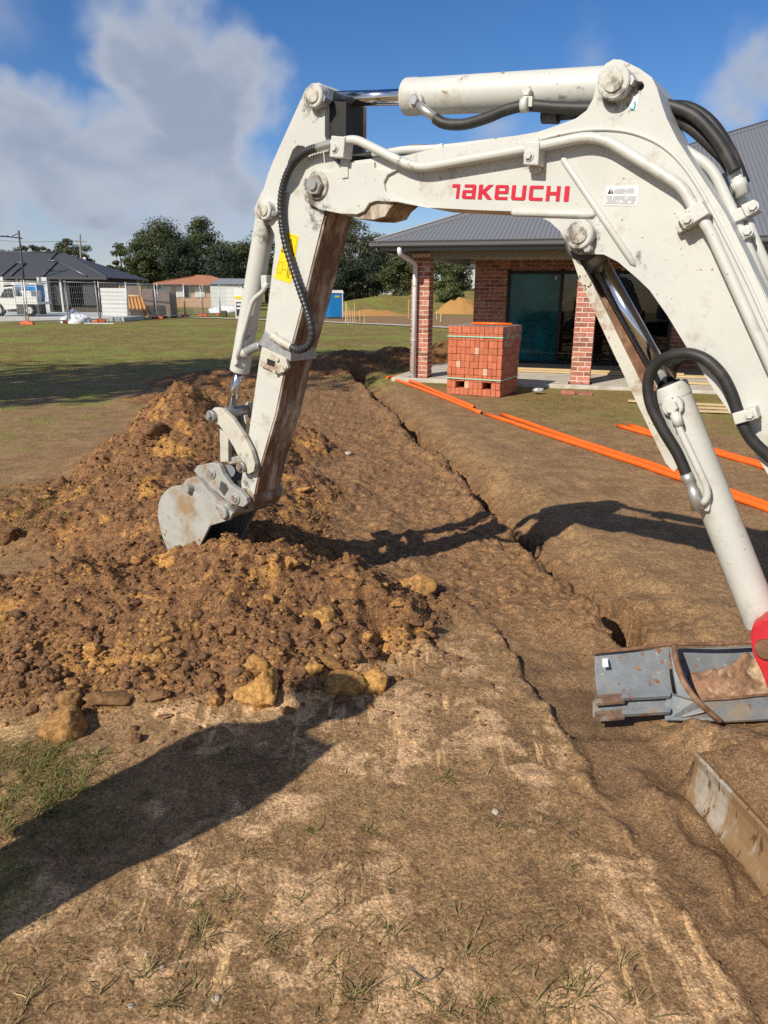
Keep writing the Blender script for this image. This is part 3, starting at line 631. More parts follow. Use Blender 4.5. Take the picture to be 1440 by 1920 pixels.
def grass_stuff():
    V = []; F_ = []
    def blade(p, h, lean, az, w):
        d = Vector((math.cos(az), math.sin(az), 0)); s_ = Vector((-d.y, d.x, 0)) * w
        b = Vector(p); m = b + d * lean * .45 + Vector((0, 0, h * .7)); t = b + d * lean + Vector((0, 0, h * (.95 if lean < h else .7)))
        n = len(V); V.extend([b - s_, b + s_, m + s_ * .7, m - s_ * .7, t]); F_.append((n, n + 1, n + 2, n + 3)); F_.append((n + 3, n + 2, n + 4))
    def tuft(p, n, h, sp, w=.0022):
        x, y, z = p
        for _ in range(n):
            a = random.uniform(0, 6.28); blade((x + random.gauss(0, sp * .25), y + random.gauss(0, sp * .25), z - .004), h * random.uniform(.4, 1.1), h * random.uniform(.5, 2.4), a, w * random.uniform(.5, 1.1))
    def emit(name, material, label, cat):
        nonlocal V, F_
        me = bpy.data.meshes.new(name); me.from_pydata([tuple(v) for v in V], [], F_); me.update(); o = link(name, me, material); tag(o, label, cat, kind='stuff'); V = []; F_ = []
    dry = [(842, 1465, 16, .05), (515, 1590, 9, .05), (430, 1690, 24, .07), (380, 1755, 40, .07), (510, 1768, 22, .06), (680, 1640, 8, .05), (760, 1530, 8, .04), (880, 1788, 26, .07), (860, 1720, 10, .05), (725, 1640, 9, .05), (935, 1552, 12, .05), (1060, 1630, 14, .06), (970, 1555, 8, .05), (985, 1745, 18, .05), (735, 1750, 20, .06), (645, 1700, 12, .05), (670, 1860, 16, .07), (820, 1900, 14, .07), (905, 1890, 16, .07), (1080, 1870, 26, .09), (1190, 1880, 18, .09), (1010, 1895, 20, .08), (1165, 1810, 12, .08), (280, 1830, 24, .07), (320, 1880, 26, .06), (190, 1860, 10, .06), (130, 1800, 8, .05), (40, 1880, 14, .07), (560, 1690, 10, .05), (610, 1810, 12, .06), (660, 1870, 12, .05), (1035, 1700, 8, .05), (960, 1480, 6, .04), (1240, 1320, 6, .04), (1265, 1150, 10, .05), (1310, 1140, 10, .06), (425, 1420, 40, .05), (450, 1435, 30, .05)]
    for (p, _), (px, py, n, h) in zip(hits([d[:2] for d in dry]), dry): tuft(p, max(3, int(n * .75)), h * .6, h * .6)
    for p, _ in hits([(random.uniform(0, 1100), 1380 + 540 * random.random() ** .8) for _ in range(700)]): tuft(p, random.randint(1, 3), random.uniform(.006, .03), .04)
    emit('dry_grass', 'grass_dry', 'thin dry grass blades sprouting from the bare foreground soil', 'grass')
    for p, _ in hits([(max(random.gauss(70, 70), -120), random.gauss(1475, 55)) for _ in range(150)]): tuft(p, random.randint(4, 16), random.uniform(.02, .055), .05)
    for p, _ in hits([(random.gauss(30, 50), random.gauss(950, 25)) for _ in range(70)]): tuft(p, 14, random.uniform(.03, .06), .16, .0025)
    for p, _ in hits(((905, 1878), (1070, 1845), (770, 1860), (690, 1560), (840, 1460), (355, 1700), (370, 1740), (590, 1562))): tuft(p, 14, .03, .03, .002)
    emit('green_grass', 'grass_green', 'green grass tufts at the left edge of the bare soil', 'grass')
    # lawn beyond the dig
    n = 15000; x = rng.uniform(-16, 7, n); y = 8 + 30 * rng.random(n) ** 1.3; z, heap, spoil, grass, pale, scr, cut = Hfull(x, y)
    k = (rng.random(n) < grass * .9) & (np.abs(x) < y * .62 + 1) & ~((x > .2) & (y > 12.2) & (y < 32))
    for a, b, c in zip(x[k], y[k], z[k]):
        for _ in range(2):
            h = random.uniform(.02, .05); blade((a + random.uniform(-.1, .1), b + random.uniform(-.1, .1), c - .005), h, h * random.uniform(.3, 1.3), random.uniform(0, 6.28), .005)
    emit('lawn', 'grass_green', 'patchy olive lawn beyond the spoil heaps', 'grass')
grass_stuff()

def twigs():
    for px, py, L_, az, lab in ((800, 1828, .09, .1, 'dark stick half sunk in the soil near bottom centre'), (1075, 1560, .05, 1.0, 'dark curled dead leaf stalk beside the scraped lane'), (55, 1385, .12, .5, 'curved dry stem lying on soil above the shadow'), (660, 1440, .07, 1.0, 'thin dry stalk on the bare middle foreground'), (505, 1420, .12, -.5, 'bent dry stem inside the dark shadow tip'), (1185, 1165, .16, .1, 'thin pale root lying between the trench and spare bucket'), (40, 1880, .07, 2.2, 'curly pale straw at the bottom left corner')):
        p, _ = hit(px, py); d = Vector((math.cos(az), math.sin(az), 0)); s_ = Vector((-d.y, d.x, 0)); q = [p + d * L_ * (t - .5) + s_ * L_ * .18 * math.sin(t * 5 + px) for t in np.linspace(0, 1, 8)]
        q = [Vector((v.x, v.y, Hz(v.x, v.y) + .004)) for v in q]
        tag(MB().tube(q, [.0022 if 'stick' in lab else .0013] * 7 + [.0008], 6).build('twig', 'bark' if 'dark' in lab else 'timber'), lab, 'twig')
twigs()

# ------------------------------------------------------------------ excavator
EXO = Vector((-.32, 3.35, 0)); EXA = R(-34)
ES = Vector((math.cos(EXA), math.sin(EXA), 0)); EY = Vector((-math.sin(EXA), math.cos(EXA), 0))
def bp(px, py, c=0.0):
    d = ray(px, py); C0 = Vector((0, 0, CAMH)); t = ((EXO + EY * c - C0).dot(EY)) / d.dot(EY); p = C0 + d * t - EXO
    return (p.dot(ES), p.z)
def B3(px, py, c=0.0):
    s_, z = bp(px, py, c); return Vector((s_, c, z))
def plate(pts, c0, c1, holes=(), trace=None):
    """solid plate in the plane of the boom, outline given where its near face shows"""
    tc_ = c0 if trace is None else trace
    loops = [[bp(*p, tc_) for p in pts]] + [[bp(*p, tc_) for p in h] for h in holes]
    return MB().prism(loops if holes else loops[0], lambda x, z, s: Vector((x, c1 if s else c0, z)))
def ring(cx, cy, r, n=20, ry=None): return [(cx + r * math.cos(2 * math.pi * k / n), cy + (ry or r) * math.sin(2 * math.pi * k / n)) for k in range(n)]
def excavator():
    ex = empty('excavator', EXO, EXA, 'white mini excavator with red boom lettering, its arm reaching over the dirt heap', 'excavator')
    # ---- boom
    low = [(1085, 477), (1101, 476), (1132, 477), (1159, 491), (1195, 522), (1218, 544), (1251, 591), (1290, 655), (1340, 733), (1373, 780), (1437, 885), (1500, 985), (1530, 1000), (1570, 985), (1585, 945), (1570, 890)]
    belly = [(566, 352), (575, 376), (600, 391), (640, 399), (668, 400), (680, 394), (690, 380), (702, 374), (745, 377), (800, 389), (900, 394), (960, 396), (1003, 403), (1030, 415), (1050, 433), (1060, 452), (1068, 470)]
    back = [(1540, 790), (1433, 553), (1400, 480), (1360, 400), (1303, 313), (1285, 285), (1270, 262), (1250, 222), (1240, 193), (1232, 165), (1222, 145), (1200, 129), (1165, 112), (1150, 111), (1135, 120), (1122, 140), (1117, 165), (1112, 185), (1100, 207), (1080, 222), (1045, 235), (1010, 247)]
    top = [(900, 266), (800, 282), (755, 293), (735, 289), (700, 297), (655, 303), (625, 318), (590, 322), (572, 335)]
    boom = plate(belly + low + back + top, -.10, .10, holes=[ring(1199, 161, 9, 14)]).build('boom', 'paint', ex)
    P_ = lambda pts, c0, c1, nm, m, par, bev=.002, tr=None: plate(pts, c0, c1, trace=tr).build(nm, m, par, bev)
    # fork plate and belly reinforcement, proud of the box
    P_([(563, 350), (573, 378), (600, 393), (640, 401), (669, 402), (682, 396), (692, 381), (704, 377), (745, 379), (790, 388), (815, 393), (770, 380), (735, 372), (722, 358), (719, 342), (726, 328), (745, 318), (720, 318), (702, 315), (701, 303), (655, 305), (625, 320), (590, 323), (570, 335)], -.112, -.098, 'fork_plate', 'paint', boom, .003)
    P_([(640, 401), (669, 402), (682, 396), (692, 381), (704, 377), (745, 379), (730, 392), (722, 406), (700, 412), (672, 411)], -.098, .06, 'knuckle_guard', 'paint_muddy', boom, .003)
    curve = [(1010, 262), (1060, 250), (1110, 243), (1160, 244), (1200, 253), (1240, 272), (1275, 303), (1310, 352), (1350, 425), (1400, 525), (1445, 625)]
    m = MB(); cp = smooth_path([B3(x, y, -.101) for x, y in curve], 6); m.tube(cp, .006, 8); m.build('seam', 'paint', boom)
    # rear flange standing out along the back of the boom
    fl = smooth_path([B3(x, y, 0) for x, y in ((1292, 296), (1325, 340), (1375, 420), (1420, 505), (1470, 610), (1540, 760))], 4)
    m = MB()
    m.prism([(p.x, p.z) for p in fl] + [(p.x - .035, p.z - .02) for p in reversed(fl)], lambda x, z, s: Vector((x, .13 if s else -.085, z))); m.build('back_flange', 'paint', boom)
    for nm, a, b, w in (('weld_rib', (1052, 292), (1192, 500), .011), ('weld_rib', (958, 399), (1118, 403), .012)):
        A, Bq = B3(*a, -.10), B3(*b, -.10); m = MB(); m.tube([A, A.lerp(Bq, .04), A.lerp(Bq, .96), Bq], [.002, w, w, .002], 10); m.build(nm, 'paint', boom)
    # lettering
    LET = {'T': [[(0, 1), (.85, 1), (.85, 0), (.52, 0), (.52, .76), (0, .76)]],
           'A': [[(.12, 1), (.9, 1), (1, .9), (1, 0), (.1, 0), (0, .1), (0, .52), (.08, .61), (.72, .61), (.72, .79), (.12, .79)], [(.28, .2), (.72, .2), (.72, .42), (.28, .42)]],
           'K': [[(0, 1), (.27, 1), (.27, .62), (.66, 1), (1, 1), (.52, .52), (1, 0), (.66, 0), (.27, .4), (.27, 0), (0, 0)]],
           'E': [[(.1, 1), (.9, 1), (1, .9), (1, .40), (.28, .40), (.28, .2), (.97, .2), (.97, 0), (.1, 0), (0, .1), (0, .9)], [(.28, .60), (.73, .60), (.73, .8), (.28, .8)]],
           'U': [[(0, 1), (.27, 1), (.27, .2), (.73, .2), (.73, 1), (1, 1), (1, .1), (.9, 0), (.1, 0), (0, .1)]],
           'C': [[(.1, 1), (1, 1), (1, .79), (.28, .79), (.28, .21), (1, .21), (1, 0), (.1, 0), (0, .1), (0, .9)]],
           'H': [[(0, 1), (.27, 1), (.27, .61), (.73, .61), (.73, 1), (1, 1), (1, 0), (.73, 0), (.73, .39), (.27, .39), (.27, 0), (0, 0)]], 'I': [[(0, 1), (1, 1), (1, 0), (0, 0)]]}
    for ch, x0, x1 in (('T', 847, 864), ('A', 867, 892), ('K', 897, 924), ('E', 928, 953), ('U', 959, 986), ('C', 992, 1018), ('H', 1024, 1050), ('I', 1058, 1067)):
        def px_(u, v):
            x = x0 + (x1 - x0) * u + 3 * (v - .5); f = (x - 846) / 222; return (x, (372 + 6 * f) * (1 - v) + (345 + 4 * f) * v)
        lp = [[px_(*p) for p in l] for l in LET[ch]]
        o = plate(lp[0], -.1022, -.0995, holes=lp[1:]).build('logo_letter', 'logo_red', boom); o['label'] = 'red letter of the maker name on the boom'
    # plates and stickers
    st = P_([(1137, 350), (1199, 347), (1194, 386), (1132, 385)], -.1015, -.0995, 'dealer_sticker', 'sticker_white', boom, 0)
    P_([(1136.5, 367), (1193, 367.5), (1191, 383), (1135, 382)], -.1024, -.1012, 'print_panel', 'sticker_grey', st, 0)
    P_([(1139, 363.5), (1144, 353), (1145.5, 363.5)], -.1024, -.1012, 'print_mark', 'black', st, 0); P_([(1146, 363), (1146.5, 353), (1150, 363)], -.1024, -.1012, 'print_mark', 'black', st, 0)
    P_([(1152, 354), (1190, 353), (1188, 363), (1151, 363.5)], -.1022, -.1012, 'print_panel', 'sticker_grey', st, 0)
    s2 = P_([(1186, 177), (1199, 177), (1193, 207), (1178, 206)], -.1015, -.0995, 'small_sticker', 'sticker_white', boom, 0)
    m = MB(); m.tube(smooth_path([B3(x, y, -.1018) for x, y in ((1190, 190), (1191, 196), (1189, 203), (1185, 205), (1182, 202))], 4), .0028, 6); m.build('print_mark', 'sticker_blue', s2)
    # ---- pins with bosses
    def pin(px, py, r, c0, c1, par, m1='paint_worn', m2='paint', bolt=None, depth=.03):
        q = B3(px, py, c0); rr = r * (CM.inverted() @ (EXO + ES * q.x + EY * q.y + Vector((0, 0, q.z)) - Vector((0, 0, CAMH)))).z / -FPX
        b_ = MB().cyl((q.x, c1, q.z), (q.x, c0, q.z), rr, 28, .004).build('boss', m2, par)
        MB().cyl((q.x, c0 + .002, q.z), (q.x, c0 - .006, q.z), rr * .62, 24, .002).build('pin_face', m1, b_)
        if bolt:
            k = B3(px + bolt[0], py + bolt[1], c0 + depth * .6); MB().cyl((k.x, c1, k.z), (k.x, c0 + depth * .3, k.z), rr * .34, 6, .002).build('bolt', 'zinc', b_)
        return b_
    pin(1150, 153, 30, -.145, -.09, ex, bolt=(32, -2)); pin(1085, 440, 26, -.14, -.09, ex, bolt=(17, 25)); pin(587, 179, 21, -.125, -.07, ex, bolt=(20, 6)); pin(494, 394, 17, -.12, -.06, ex, bolt=(18, 6))
    q = B3(589, 347, -.135); b_ = MB().cyl((q.x, -.10, q.z), (q.x, -.122, q.z), .055, 24, .004).build('boss', 'paint_worn', ex)
    MB().cyl((q.x, -.115, q.z), (q.x, -.142, q.z), .040, 6, .003).build('castle_nut', 'steel_worn', b_); MB().cyl((q.x, -.13, q.z), (q.x, -.152, q.z), .022, 14, .003).build('pin_face', 'steel_worn', b_)
    # ---- arm
    arm_out = [(573, 167), (585, 157), (598, 155), (607, 162), (609, 200), (609, 255), (618, 290), (640, 318), (640, 370), (610, 392), (582, 505), (567, 567), (550, 632), (535, 682), (515, 780), (510, 795), (487, 875), (476, 928), (468, 938), (456, 930), (452, 905), (465, 825), (470, 790), (485, 685), (497, 617), (505, 557), (510, 510), (516, 465), (515, 440), (508, 424), (496, 414), (480, 408), (476, 392), (484, 374), (495, 352), (503, 325), (513, 300), (530, 262), (550, 218)]
    slot = [(558, 272), (570, 274), (578, 284), (579, 300), (572, 322), (560, 348), (546, 364), (536, 360), (534, 335), (540, 303), (549, 280)]
    arm = plate(arm_out, -.085, .085, holes=[slot]).build('arm', 'paint', ex)
    # muddy inner face of the arm (a wear plate on the side that faces the machine)
    edge = [(612, 388), (582, 505), (567, 567), (550, 632), (535, 682), (515, 780), (510, 795), (487, 875), (477, 926)]
    m = MB(); pts = [bp(x, y, -.085) for x, y in edge]
    lp = [(x + .002, z) for x, z in pts] + [(x + .012, z) for x, z in reversed(pts)]
    m.prism(lp, lambda x, z, s: Vector((x, .088 if s else -.082, z))); m.build('wear_plate', 'paint_muddy', arm)
    # black block painted in for the shade between the two top ears
    m = plate([(606, 185), (640, 188), (640, 300), (618, 292), (610, 255)], -.055, .06, trace=-.085); m.build('ear_gap_shade', 'black', arm)
    P_([(606, 168), (634, 172), (640, 185), (640, 300), (622, 300), (612, 255)], .062, .085, 'far_ear', 'paint_muddy', arm, .002, -.085)
    # warning sticker
    st = P_([(535, 434), (560, 443), (545, 532), (514, 521)], -.0868, -.0845, 'warning_sticker', 'sticker_yellow', arm, 0); st['label'] = 'yellow warning sticker with black triangle'
    def line(par, pts, w=.0016, close=False, c=-.0868):
        m = MB(); q = [B3(*p, c) for p in pts]; q = q + [q[0]] if close else q
        for a, b in zip(q[:-1], q[1:]): m.tube([a, b], w, 4)
        m.build('print_line', 'black', par)
    line(st, [(546, 448), (551, 480), (528, 471)], .0022, True); line(st, [(538, 439), (557, 446), (552, 478), (527, 470)], .0008, True); line(st, [(523, 491), (531, 493), (527, 514), (519, 511)], .001, True); line(st, [(541, 496), (538, 521)], .002); line(st, [(544, 496), (541, 522)], .002); line(st, [(530, 505), (536, 507)], .0014)
    # clamp block and tape band round the arm
    cb = P_([(489, 660), (500, 655), (536, 672), (540, 690), (533, 697), (521, 701), (487, 686)], -.102, -.083, 'hose_bracket', 'paint_worn', arm, .003)
    P_([(501, 672), (516, 678), (514, 688), (500, 683)], -.1035, -.1, 'bracket_shade', 'black', cb, 0)  # black plate stands in for the shade inside the bracket opening
    for a in ((521, 674), (516, 697), (535, 690)): q = B3(*a, -.103); MB().cyl((q.x, -.1, q.z), (q.x, -.112, q.z), .010, 10, .002).build('bolt', 'paint_worn', cb)
    P_([(497, 620), (516, 634), (545, 652), (545, 678), (525, 667), (499, 652), (484, 646)], -.092, .09, 'tape_band', 'tape', arm, .003)
    # ---- arm cylinder
    def cylinder(name, a, b, r_barrel, rod_to, r_rod, par, c=0.0):
        A, Bq, Cq = B3(*a, c), B3(*b, c), B3(*rod_to, c); d = (Bq - A).normalized()
        m = MB(); L_ = (Bq - A).length
        m.tube([A, A + d * .004, A + d * .008, A + d * (L_ - .056), A + d * (L_ - .052), A + d * (L_ - .05), A + d * (L_ - .046), A + d * (L_ - .008), A + d * (L_ - .004), Bq], [r_barrel * .9, r_barrel * .99] + [r_barrel] * 2 + [r_barrel * 1.002, r_barrel * 1.03, r_barrel * 1.032, r_barrel * 1.032, r_barrel * 1.02, r_barrel * .9], 32)
        barrel = m.build(name, 'paint', par); MB().tube([Bq - d * .02, Cq], r_rod, 24).build('piston_rod', 'chrome', barrel)
        MB().cyl(Bq - d * .001, Bq + d * .008, r_rod * 1.25, 24, .002).build('rod_seal', 'black', barrel)
        return barrel, A, Bq, Cq
    ac, A, Bq, Cq = cylinder('arm_cylinder', (1160, 163), (762, 182), .062, (612, 186), .028, ex)
    MB().tube([Cq + Vector((.03, 0, 0)), Cq - Vector((.03, 0, 0))], [.034, .05], 16).build('rod_eye', 'paint_worn', ac)
    q = B3(783, 190, -.055); MB().cyl((q.x, -.04, q.z), (q.x, -.075, q.z), .030, 20, .004).build('port', 'paint', ac)
    MB().cyl((q.x, -.07, q.z), (q.x, -.09, q.z), .020, 6, .003).build('port_nut', 'zinc', ac)
    MB().tube([B3(785, 196, -.085), B3(798, 208, -.085), B3(820, 223, -.085)], [.014, .016, .016], 12).build('hose_fitting', 'zinc', ac)
    MB().tube(smooth_path([B3(x, y, -.085 + .004 * i) for i, (x, y) in enumerate(((816, 222), (835, 232), (870, 233), (910, 222), (950, 206), (990, 198), (1050, 202), (1110, 203), (1180, 200)))], 6), .019, 12).build('hose', 'rubber', ac)
    m = MB(); q = B3(985, 197, -.082); m.tube([q + Vector((-.012, 0, 0)), q + Vector((.012, 0, 0))], .0235, 14); cl = m.build('hose_clip', 'paint', ac)
    q = B3(989, 172, -.07); MB().cyl((q.x, -.05, q.z), (q.x, -.085, q.z), .017, 6, .003).build('bolt', 'paint', cl)
    P_([(980, 180), (998, 180), (997, 200), (981, 200)], -.088, -.062, 'clip_tab', 'paint', cl, .003)
    MB().tube([B3(1019, 216, .0), B3(1048, 216, .0)], .027, 14).build('hose_coupling', 'machine_dark', ex); MB().tube([B3(1046, 215, .0), B3(1120, 208, .0)], .019, 12).build('hose', 'rubber', ex)
    # ---- hose lines along the boom
    def pipe(pts, c, r, nm='hydraulic_pipe', m_='paint', rad=.06, seg=12): return MB().tube(bend_path([B3(x, y, c) for x, y in pts], rad, 6), r, seg).build(nm, m_, ex)
    pipe([(632, 268), (665, 260), (780, 317), (990, 279), (1120, 252), (1280, 350), (1302, 392), (1330, 430), (1470, 740), (1500, 800)], -.135, .0165, rad=.07)
    def clamp(px, py, w, h, ang, c0, c1, boltoff, par=ex):
        a = R(ang); loc = [(-w, -h), (w, -h), (w, h), (-w, h)]
        o = P_([(px + x * math.cos(a) - y * math.sin(a), py + x * math.sin(a) + y * math.cos(a)) for x, y in loc], c0, c1, 'pipe_clamp', 'paint', par, .004)
        for bx, by in boltoff:
            x, y = px + bx * math.cos(a) - by * math.sin(a), py + bx * math.sin(a) + by * math.cos(a); q = B3(x, y, c0); MB().cyl((q.x, c0 + .002, q.z), (q.x, c0 - .011, q.z), .013, 6, .002).build('bolt', 'paint', o)
            MB().cyl((q.x, c0 + .004, q.z), (q.x, c0 - .003, q.z), .018, 16).build('washer', 'paint', o)
        return o
    clamp(996, 287, 14, 22, 3, -.158, -.10, [(-4, 5)]); P_([(991, 303), (1013, 300), (1012, 322), (997, 327), (992, 322)], -.118, -.098, 'bracket_foot', 'paint', ex, .003)
    clamp(632, 275, 13, 20, 5, -.158, -.10, [(-4, 3)]); P_([(637, 292), (652, 290), (652, 333), (640, 335)], -.118, -.098, 'bracket_foot', 'paint', ex, .003)
    clamp(1298, 402, 28, 15, -32, -.162, -.10, [(-13, 3)]); P_([(1269, 408), (1276, 416), (1286, 431), (1272, 437), (1265, 424)], -.13, -.098, 'bracket_foot', 'paint', ex, .003)
    # second pipe behind the top edge and its fitting
    pipe([(700, 290), (760, 280), (830, 278), (1000, 258)], -.04, .013, rad=.04)
    MB().tube([B3(752, 284, -.02), B3(775, 280, -.02), B3(802, 279, -.02)], [.015, .019, .015], 8).build('hose_fitting', 'zinc', ex); MB().tube(smooth_path([B3(x, y, -.02) for x, y in ((655, 297), (690, 292), (725, 286), (755, 284))], 5), .014, 10).build('hose', 'rubber', ex)
    P_([(814, 272), (829, 268), (830, 280), (815, 286)], -.06, .05, 'pipe_clamp', 'paint', ex, .003)
    # pipes and hoses behind the back of the boom
    pipe([(1280, 280), (1335, 313), (1375, 400), (1385, 425), (1470, 620)], .05, .0165, rad=.09); pipe([(1378, 345), (1390, 380), (1410, 440), (1500, 640)], .10, .0165, rad=.05); pipe([(1350, 330), (1385, 410), (1480, 640)], .14, .0165)
    for i, pts in enumerate((((1225, 193), (1262, 200), (1303, 218), (1340, 256), (1362, 290), (1378, 322)), ((1225, 212), (1262, 221), (1300, 243), (1335, 275), (1360, 300), (1376, 328)), ((1240, 200), (1290, 202), (1335, 232), (1372, 290), (1395, 345)))):
        MB().tube(smooth_path([B3(x, y, .04 + .03 * i) for x, y in pts], 6), .0185, 12).build('hose', 'rubber', ex)
    MB().tube([B3(1372, 312, .06), B3(1378, 326, .06), B3(1382, 338, .06), B3(1383, 340, .06), B3(1388, 352, .06), B3(1389, 354, .06), B3(1393, 366, .06)], [.019, .021, .018, .024, .024, .02, .022], 8).build('hose_fitting', 'paint', ex)
    clamp(1378, 405, 17, 11, -25, .02, .08, []); clamp(1406, 390, 14, 12, -25, .06, .13, [(6, 0)]); clamp(1394, 437, 14, 12, -25, .02, .09, [(8, 0)]); clamp(1375, 440, 10, 14, -25, .03, .08, [])
    # ---- corrugated hose beside the arm
    hp = smooth_path([B3(x, y, c) for x, y, c in ((630, 268, -.13), (598, 276, -.125), (570, 287, -.12), (546, 312, -.115), (531, 350, -.11), (527, 395, -.108), (534, 450, -.108), (548, 500, -.11), (563, 545, -.115), (578, 590, -.12), (585, 625, -.12), (578, 648, -.12), (560, 656, -.115), (545, 650, -.11), (522, 637, -.105), (512, 630, -.1))], 9)
    m = MB(); dense = []; 
    acc = 0; 
    for a, b in zip(hp[:-1], hp[1:]):
        n = max(1, int((b - a).length / .0045))
        dense += [a.lerp(b, k / n) for k in range(n)]
    i0, i1 = int(len(dense) * .085), int(len(dense) * .90)
    m.tube(dense[i0:i1], [.0168 if k % 3 else .0135 for k in range(i1 - i0)], 10); ch = m.build('corrugated_hose', 'hose_plastic', ex)
    MB().tube(dense[:i0 + 2:3], [.017] * len(dense[:i0 + 2:3]), 10).build('hose_end', 'zinc', ch); MB().tube(dense[i1 - 2::3], [.018 + .004 * (k % 4 == 0) for k in range(len(dense[i1 - 2::3]))], 10).build('hose_end', 'paint_worn', ch)
    # ---- bucket cylinder, links, hitch
    bc, A, Bq, Cq = cylinder('bucket_cylinder', (499, 408), (449, 697), .047, (430, 778), .023, ex)
    MB().tube(bend_path([B3(x, y, -.05) for x, y in ((501, 530), (494, 546), (474, 562), (452, 640), (446, 672))], .03), .011, 10).build('hydraulic_pipe', 'paint', bc)
    q = B3(499, 528, -.04); m = MB(); m.box((q.x, -.04, q.z), (.035, .035, .055)); m.build('port', 'paint', bc, .005)
    q = B3(444, 678, -.045); m = MB(); m.cyl((q.x, -.02, q.z), (q.x, -.062, q.z), .018, 12, .003); m.build('port', 'paint', bc)
    MB().tube(smooth_path([B3(490, 648, -.03), B3(476, 652, -.03), B3(462, 660, -.03)], 4), .021, 12).build('hose_sleeve', 'tape', bc)
    MB().tube([B3(463, 659, -.03), B3(456, 665, -.03)], .024, 12).build('hose_fitting', 'paint_worn', bc)
    for c0, c1, nm in ((-.125, -.10, 'link'), (.10, .125, 'link')):
        lk = P_([(394, 771), (402, 764), (416, 766), (436, 785), (456, 815), (471, 845), (478, 870), (476, 884), (466, 889), (453, 881), (449, 862), (439, 840), (424, 815), (410, 797), (397, 791)], c0, c1, nm, 'paint_worn', ex, .003, -.125)
    def pinrod(px, py, r, c0, c1, nm='link_pin', m_='steel_worn'):
        q = B3(px, py, -.125); o = MB().cyl((q.x, c0, q.z), (q.x, c1, q.z), r, 20, .003).build(nm, m_, ex)
        MB().cyl((q.x, c0 + .002, q.z), (q.x, c0 - .014, q.z), r * .6, 6, .003).build('pin_nut', 'steel_worn', o); return o
    pinrod(400, 779, .028, -.15, .15); pinrod(455, 875, .028, -.145, .15)
    P_([(404, 786), (418, 786), (421, 800), (421, 868), (406, 868)], -.075, -.05, 'push_link', 'paint_worn', ex, .003, -.10); P_([(404, 786), (418, 786), (421, 800), (421, 868), (406, 868)], .05, .075, 'push_link', 'paint_worn', ex, .003, -.10)
    MB().cyl(B3(425, 790, -.05), B3(425, 790, .09), .05, 16).build('rod_eye', 'machine_dark', ex)
    MB().cyl(B3(428, 884, -.09), B3(428, 884, .10), .034, 16).build('link_tube', 'steel_worn', ex)
    hpts = [(363, 882), (370, 873), (398, 867), (411, 872), (418, 889), (432, 909), (450, 921), (462, 934), (464, 944), (456, 951), (442, 948), (425, 940), (400, 919), (378, 902)]
    hi = P_(hpts, -.135, -.105, 'quick_hitch', 'hitch_grey', ex, .005); P_(hpts, .105, .135, 'hitch_plate', 'hitch_grey', hi, .005, -.135)
    m = plate([(372, 885), (398, 880), (420, 905), (450, 932), (440, 942), (400, 915)], -.105, .105, trace=-.135); m.build('hitch_core', 'machine_dark', hi)
    for p in ((396, 887), (441, 935)):
        q = B3(*p, -.138); MB().cyl((q.x, -.13, q.z), (q.x, -.143, q.z), .030, 20, .003).build('hitch_boss', 'hitch_grey', hi); MB().cyl((q.x, -.14, q.z), (q.x, -.149, q.z), .020, 16, .003).build('hitch_pin', 'steel_worn', hi)
    P_([(414, 902), (424, 908), (428, 917), (420, 930), (411, 917)], -.137, -.134, 'name_plate', 'machine_dark', hi, 0)
    q = B3(463, 935, -.085); MB().cyl((q.x, -.09, q.z), (q.x, .12, q.z), .055, 20, .004).build('arm_end_boss', 'paint_muddy', arm)
    # ---- bucket
    HW = .175
    side = [(318, 1040), (304, 1006), (296, 968), (298, 942), (308, 923), (324, 912), (345, 912), (368, 925), (395, 940), (420, 950), (436, 962), (430, 975), (393, 986), (366, 1040), (345, 1075), (330, 1065)]
    side = [tuple(v[:2]) for v in smooth_path([Vector((a, b, 0)) for a, b in side[:8]], 5)] + side[8:]; NS = 36
    bk = P_(side, -HW, -HW + .016, 'bucket', 'bucket_grey', ex, .003); P_(side, HW - .016, HW, 'bucket_side', 'bucket_grey', bk, .003, -HW)
    sh = [bp(x, y, -HW) for x, y in side[-1:] + side[:NS + 2]]; inn = []
    cen = bp(375, 975, -HW)
    inn = [(x + (cen[0] - x) * .07, z + (cen[1] - z) * .07) for x, z in sh]
    m = MB(); m.prism(sh + inn[::-1], lambda x, z, s: Vector((x, HW - .012 if s else -HW + .012, z))); m.build('bucket_shell', 'bucket_inside', bk)
    tip = bp(347, 1072, -HW); m = MB()
    for k in range(4):
        yy = -HW + .04 + k * (2 * HW - .08) / 3; m.add([Vector((tip[0] - .03, yy - .03, tip[1] + .05)), Vector((tip[0] - .03, yy + .03, tip[1] + .05)), Vector((tip[0] + .03, yy + .03, tip[1] + .05)), Vector((tip[0] + .03, yy - .03, tip[1] + .05)), Vector((tip[0] + .02, yy, tip[1] - .09))], [(0, 1, 2, 3), (0, 1, 4), (1, 2, 4), (2, 3, 4), (3, 0, 4)])
    m.build('bucket_teeth', 'steel_worn', bk)
    epts = [(338, 912), (345, 900), (358, 895), (370, 898), (388, 922), (408, 940), (424, 948), (432, 962), (424, 976), (405, 968), (380, 952), (352, 934)]
    P_(epts, -.165, -.13, 'bucket_ear', 'hitch_grey', bk, .004, -.175); P_(epts, .13, .16, 'bucket_ear', 'hitch_grey', bk, .004, -.175)
    q = B3(349, 917, -.2); MB().cyl((q.x, -.205, q.z), (q.x, .17, q.z), .021, 18, .003).build('bucket_pin', 'hitch_grey', bk); q = B3(418, 962, -.19); MB().cyl((q.x, -.198, q.z), (q.x, .17, q.z), .030, 18, .004).build('bucket_pin', 'hitch_grey', bk)
    MB().tube([B3(430, 965, -.1), B3(475, 950, -.02)], .02, 12).build('hitch_bar', 'steel_worn', hi)
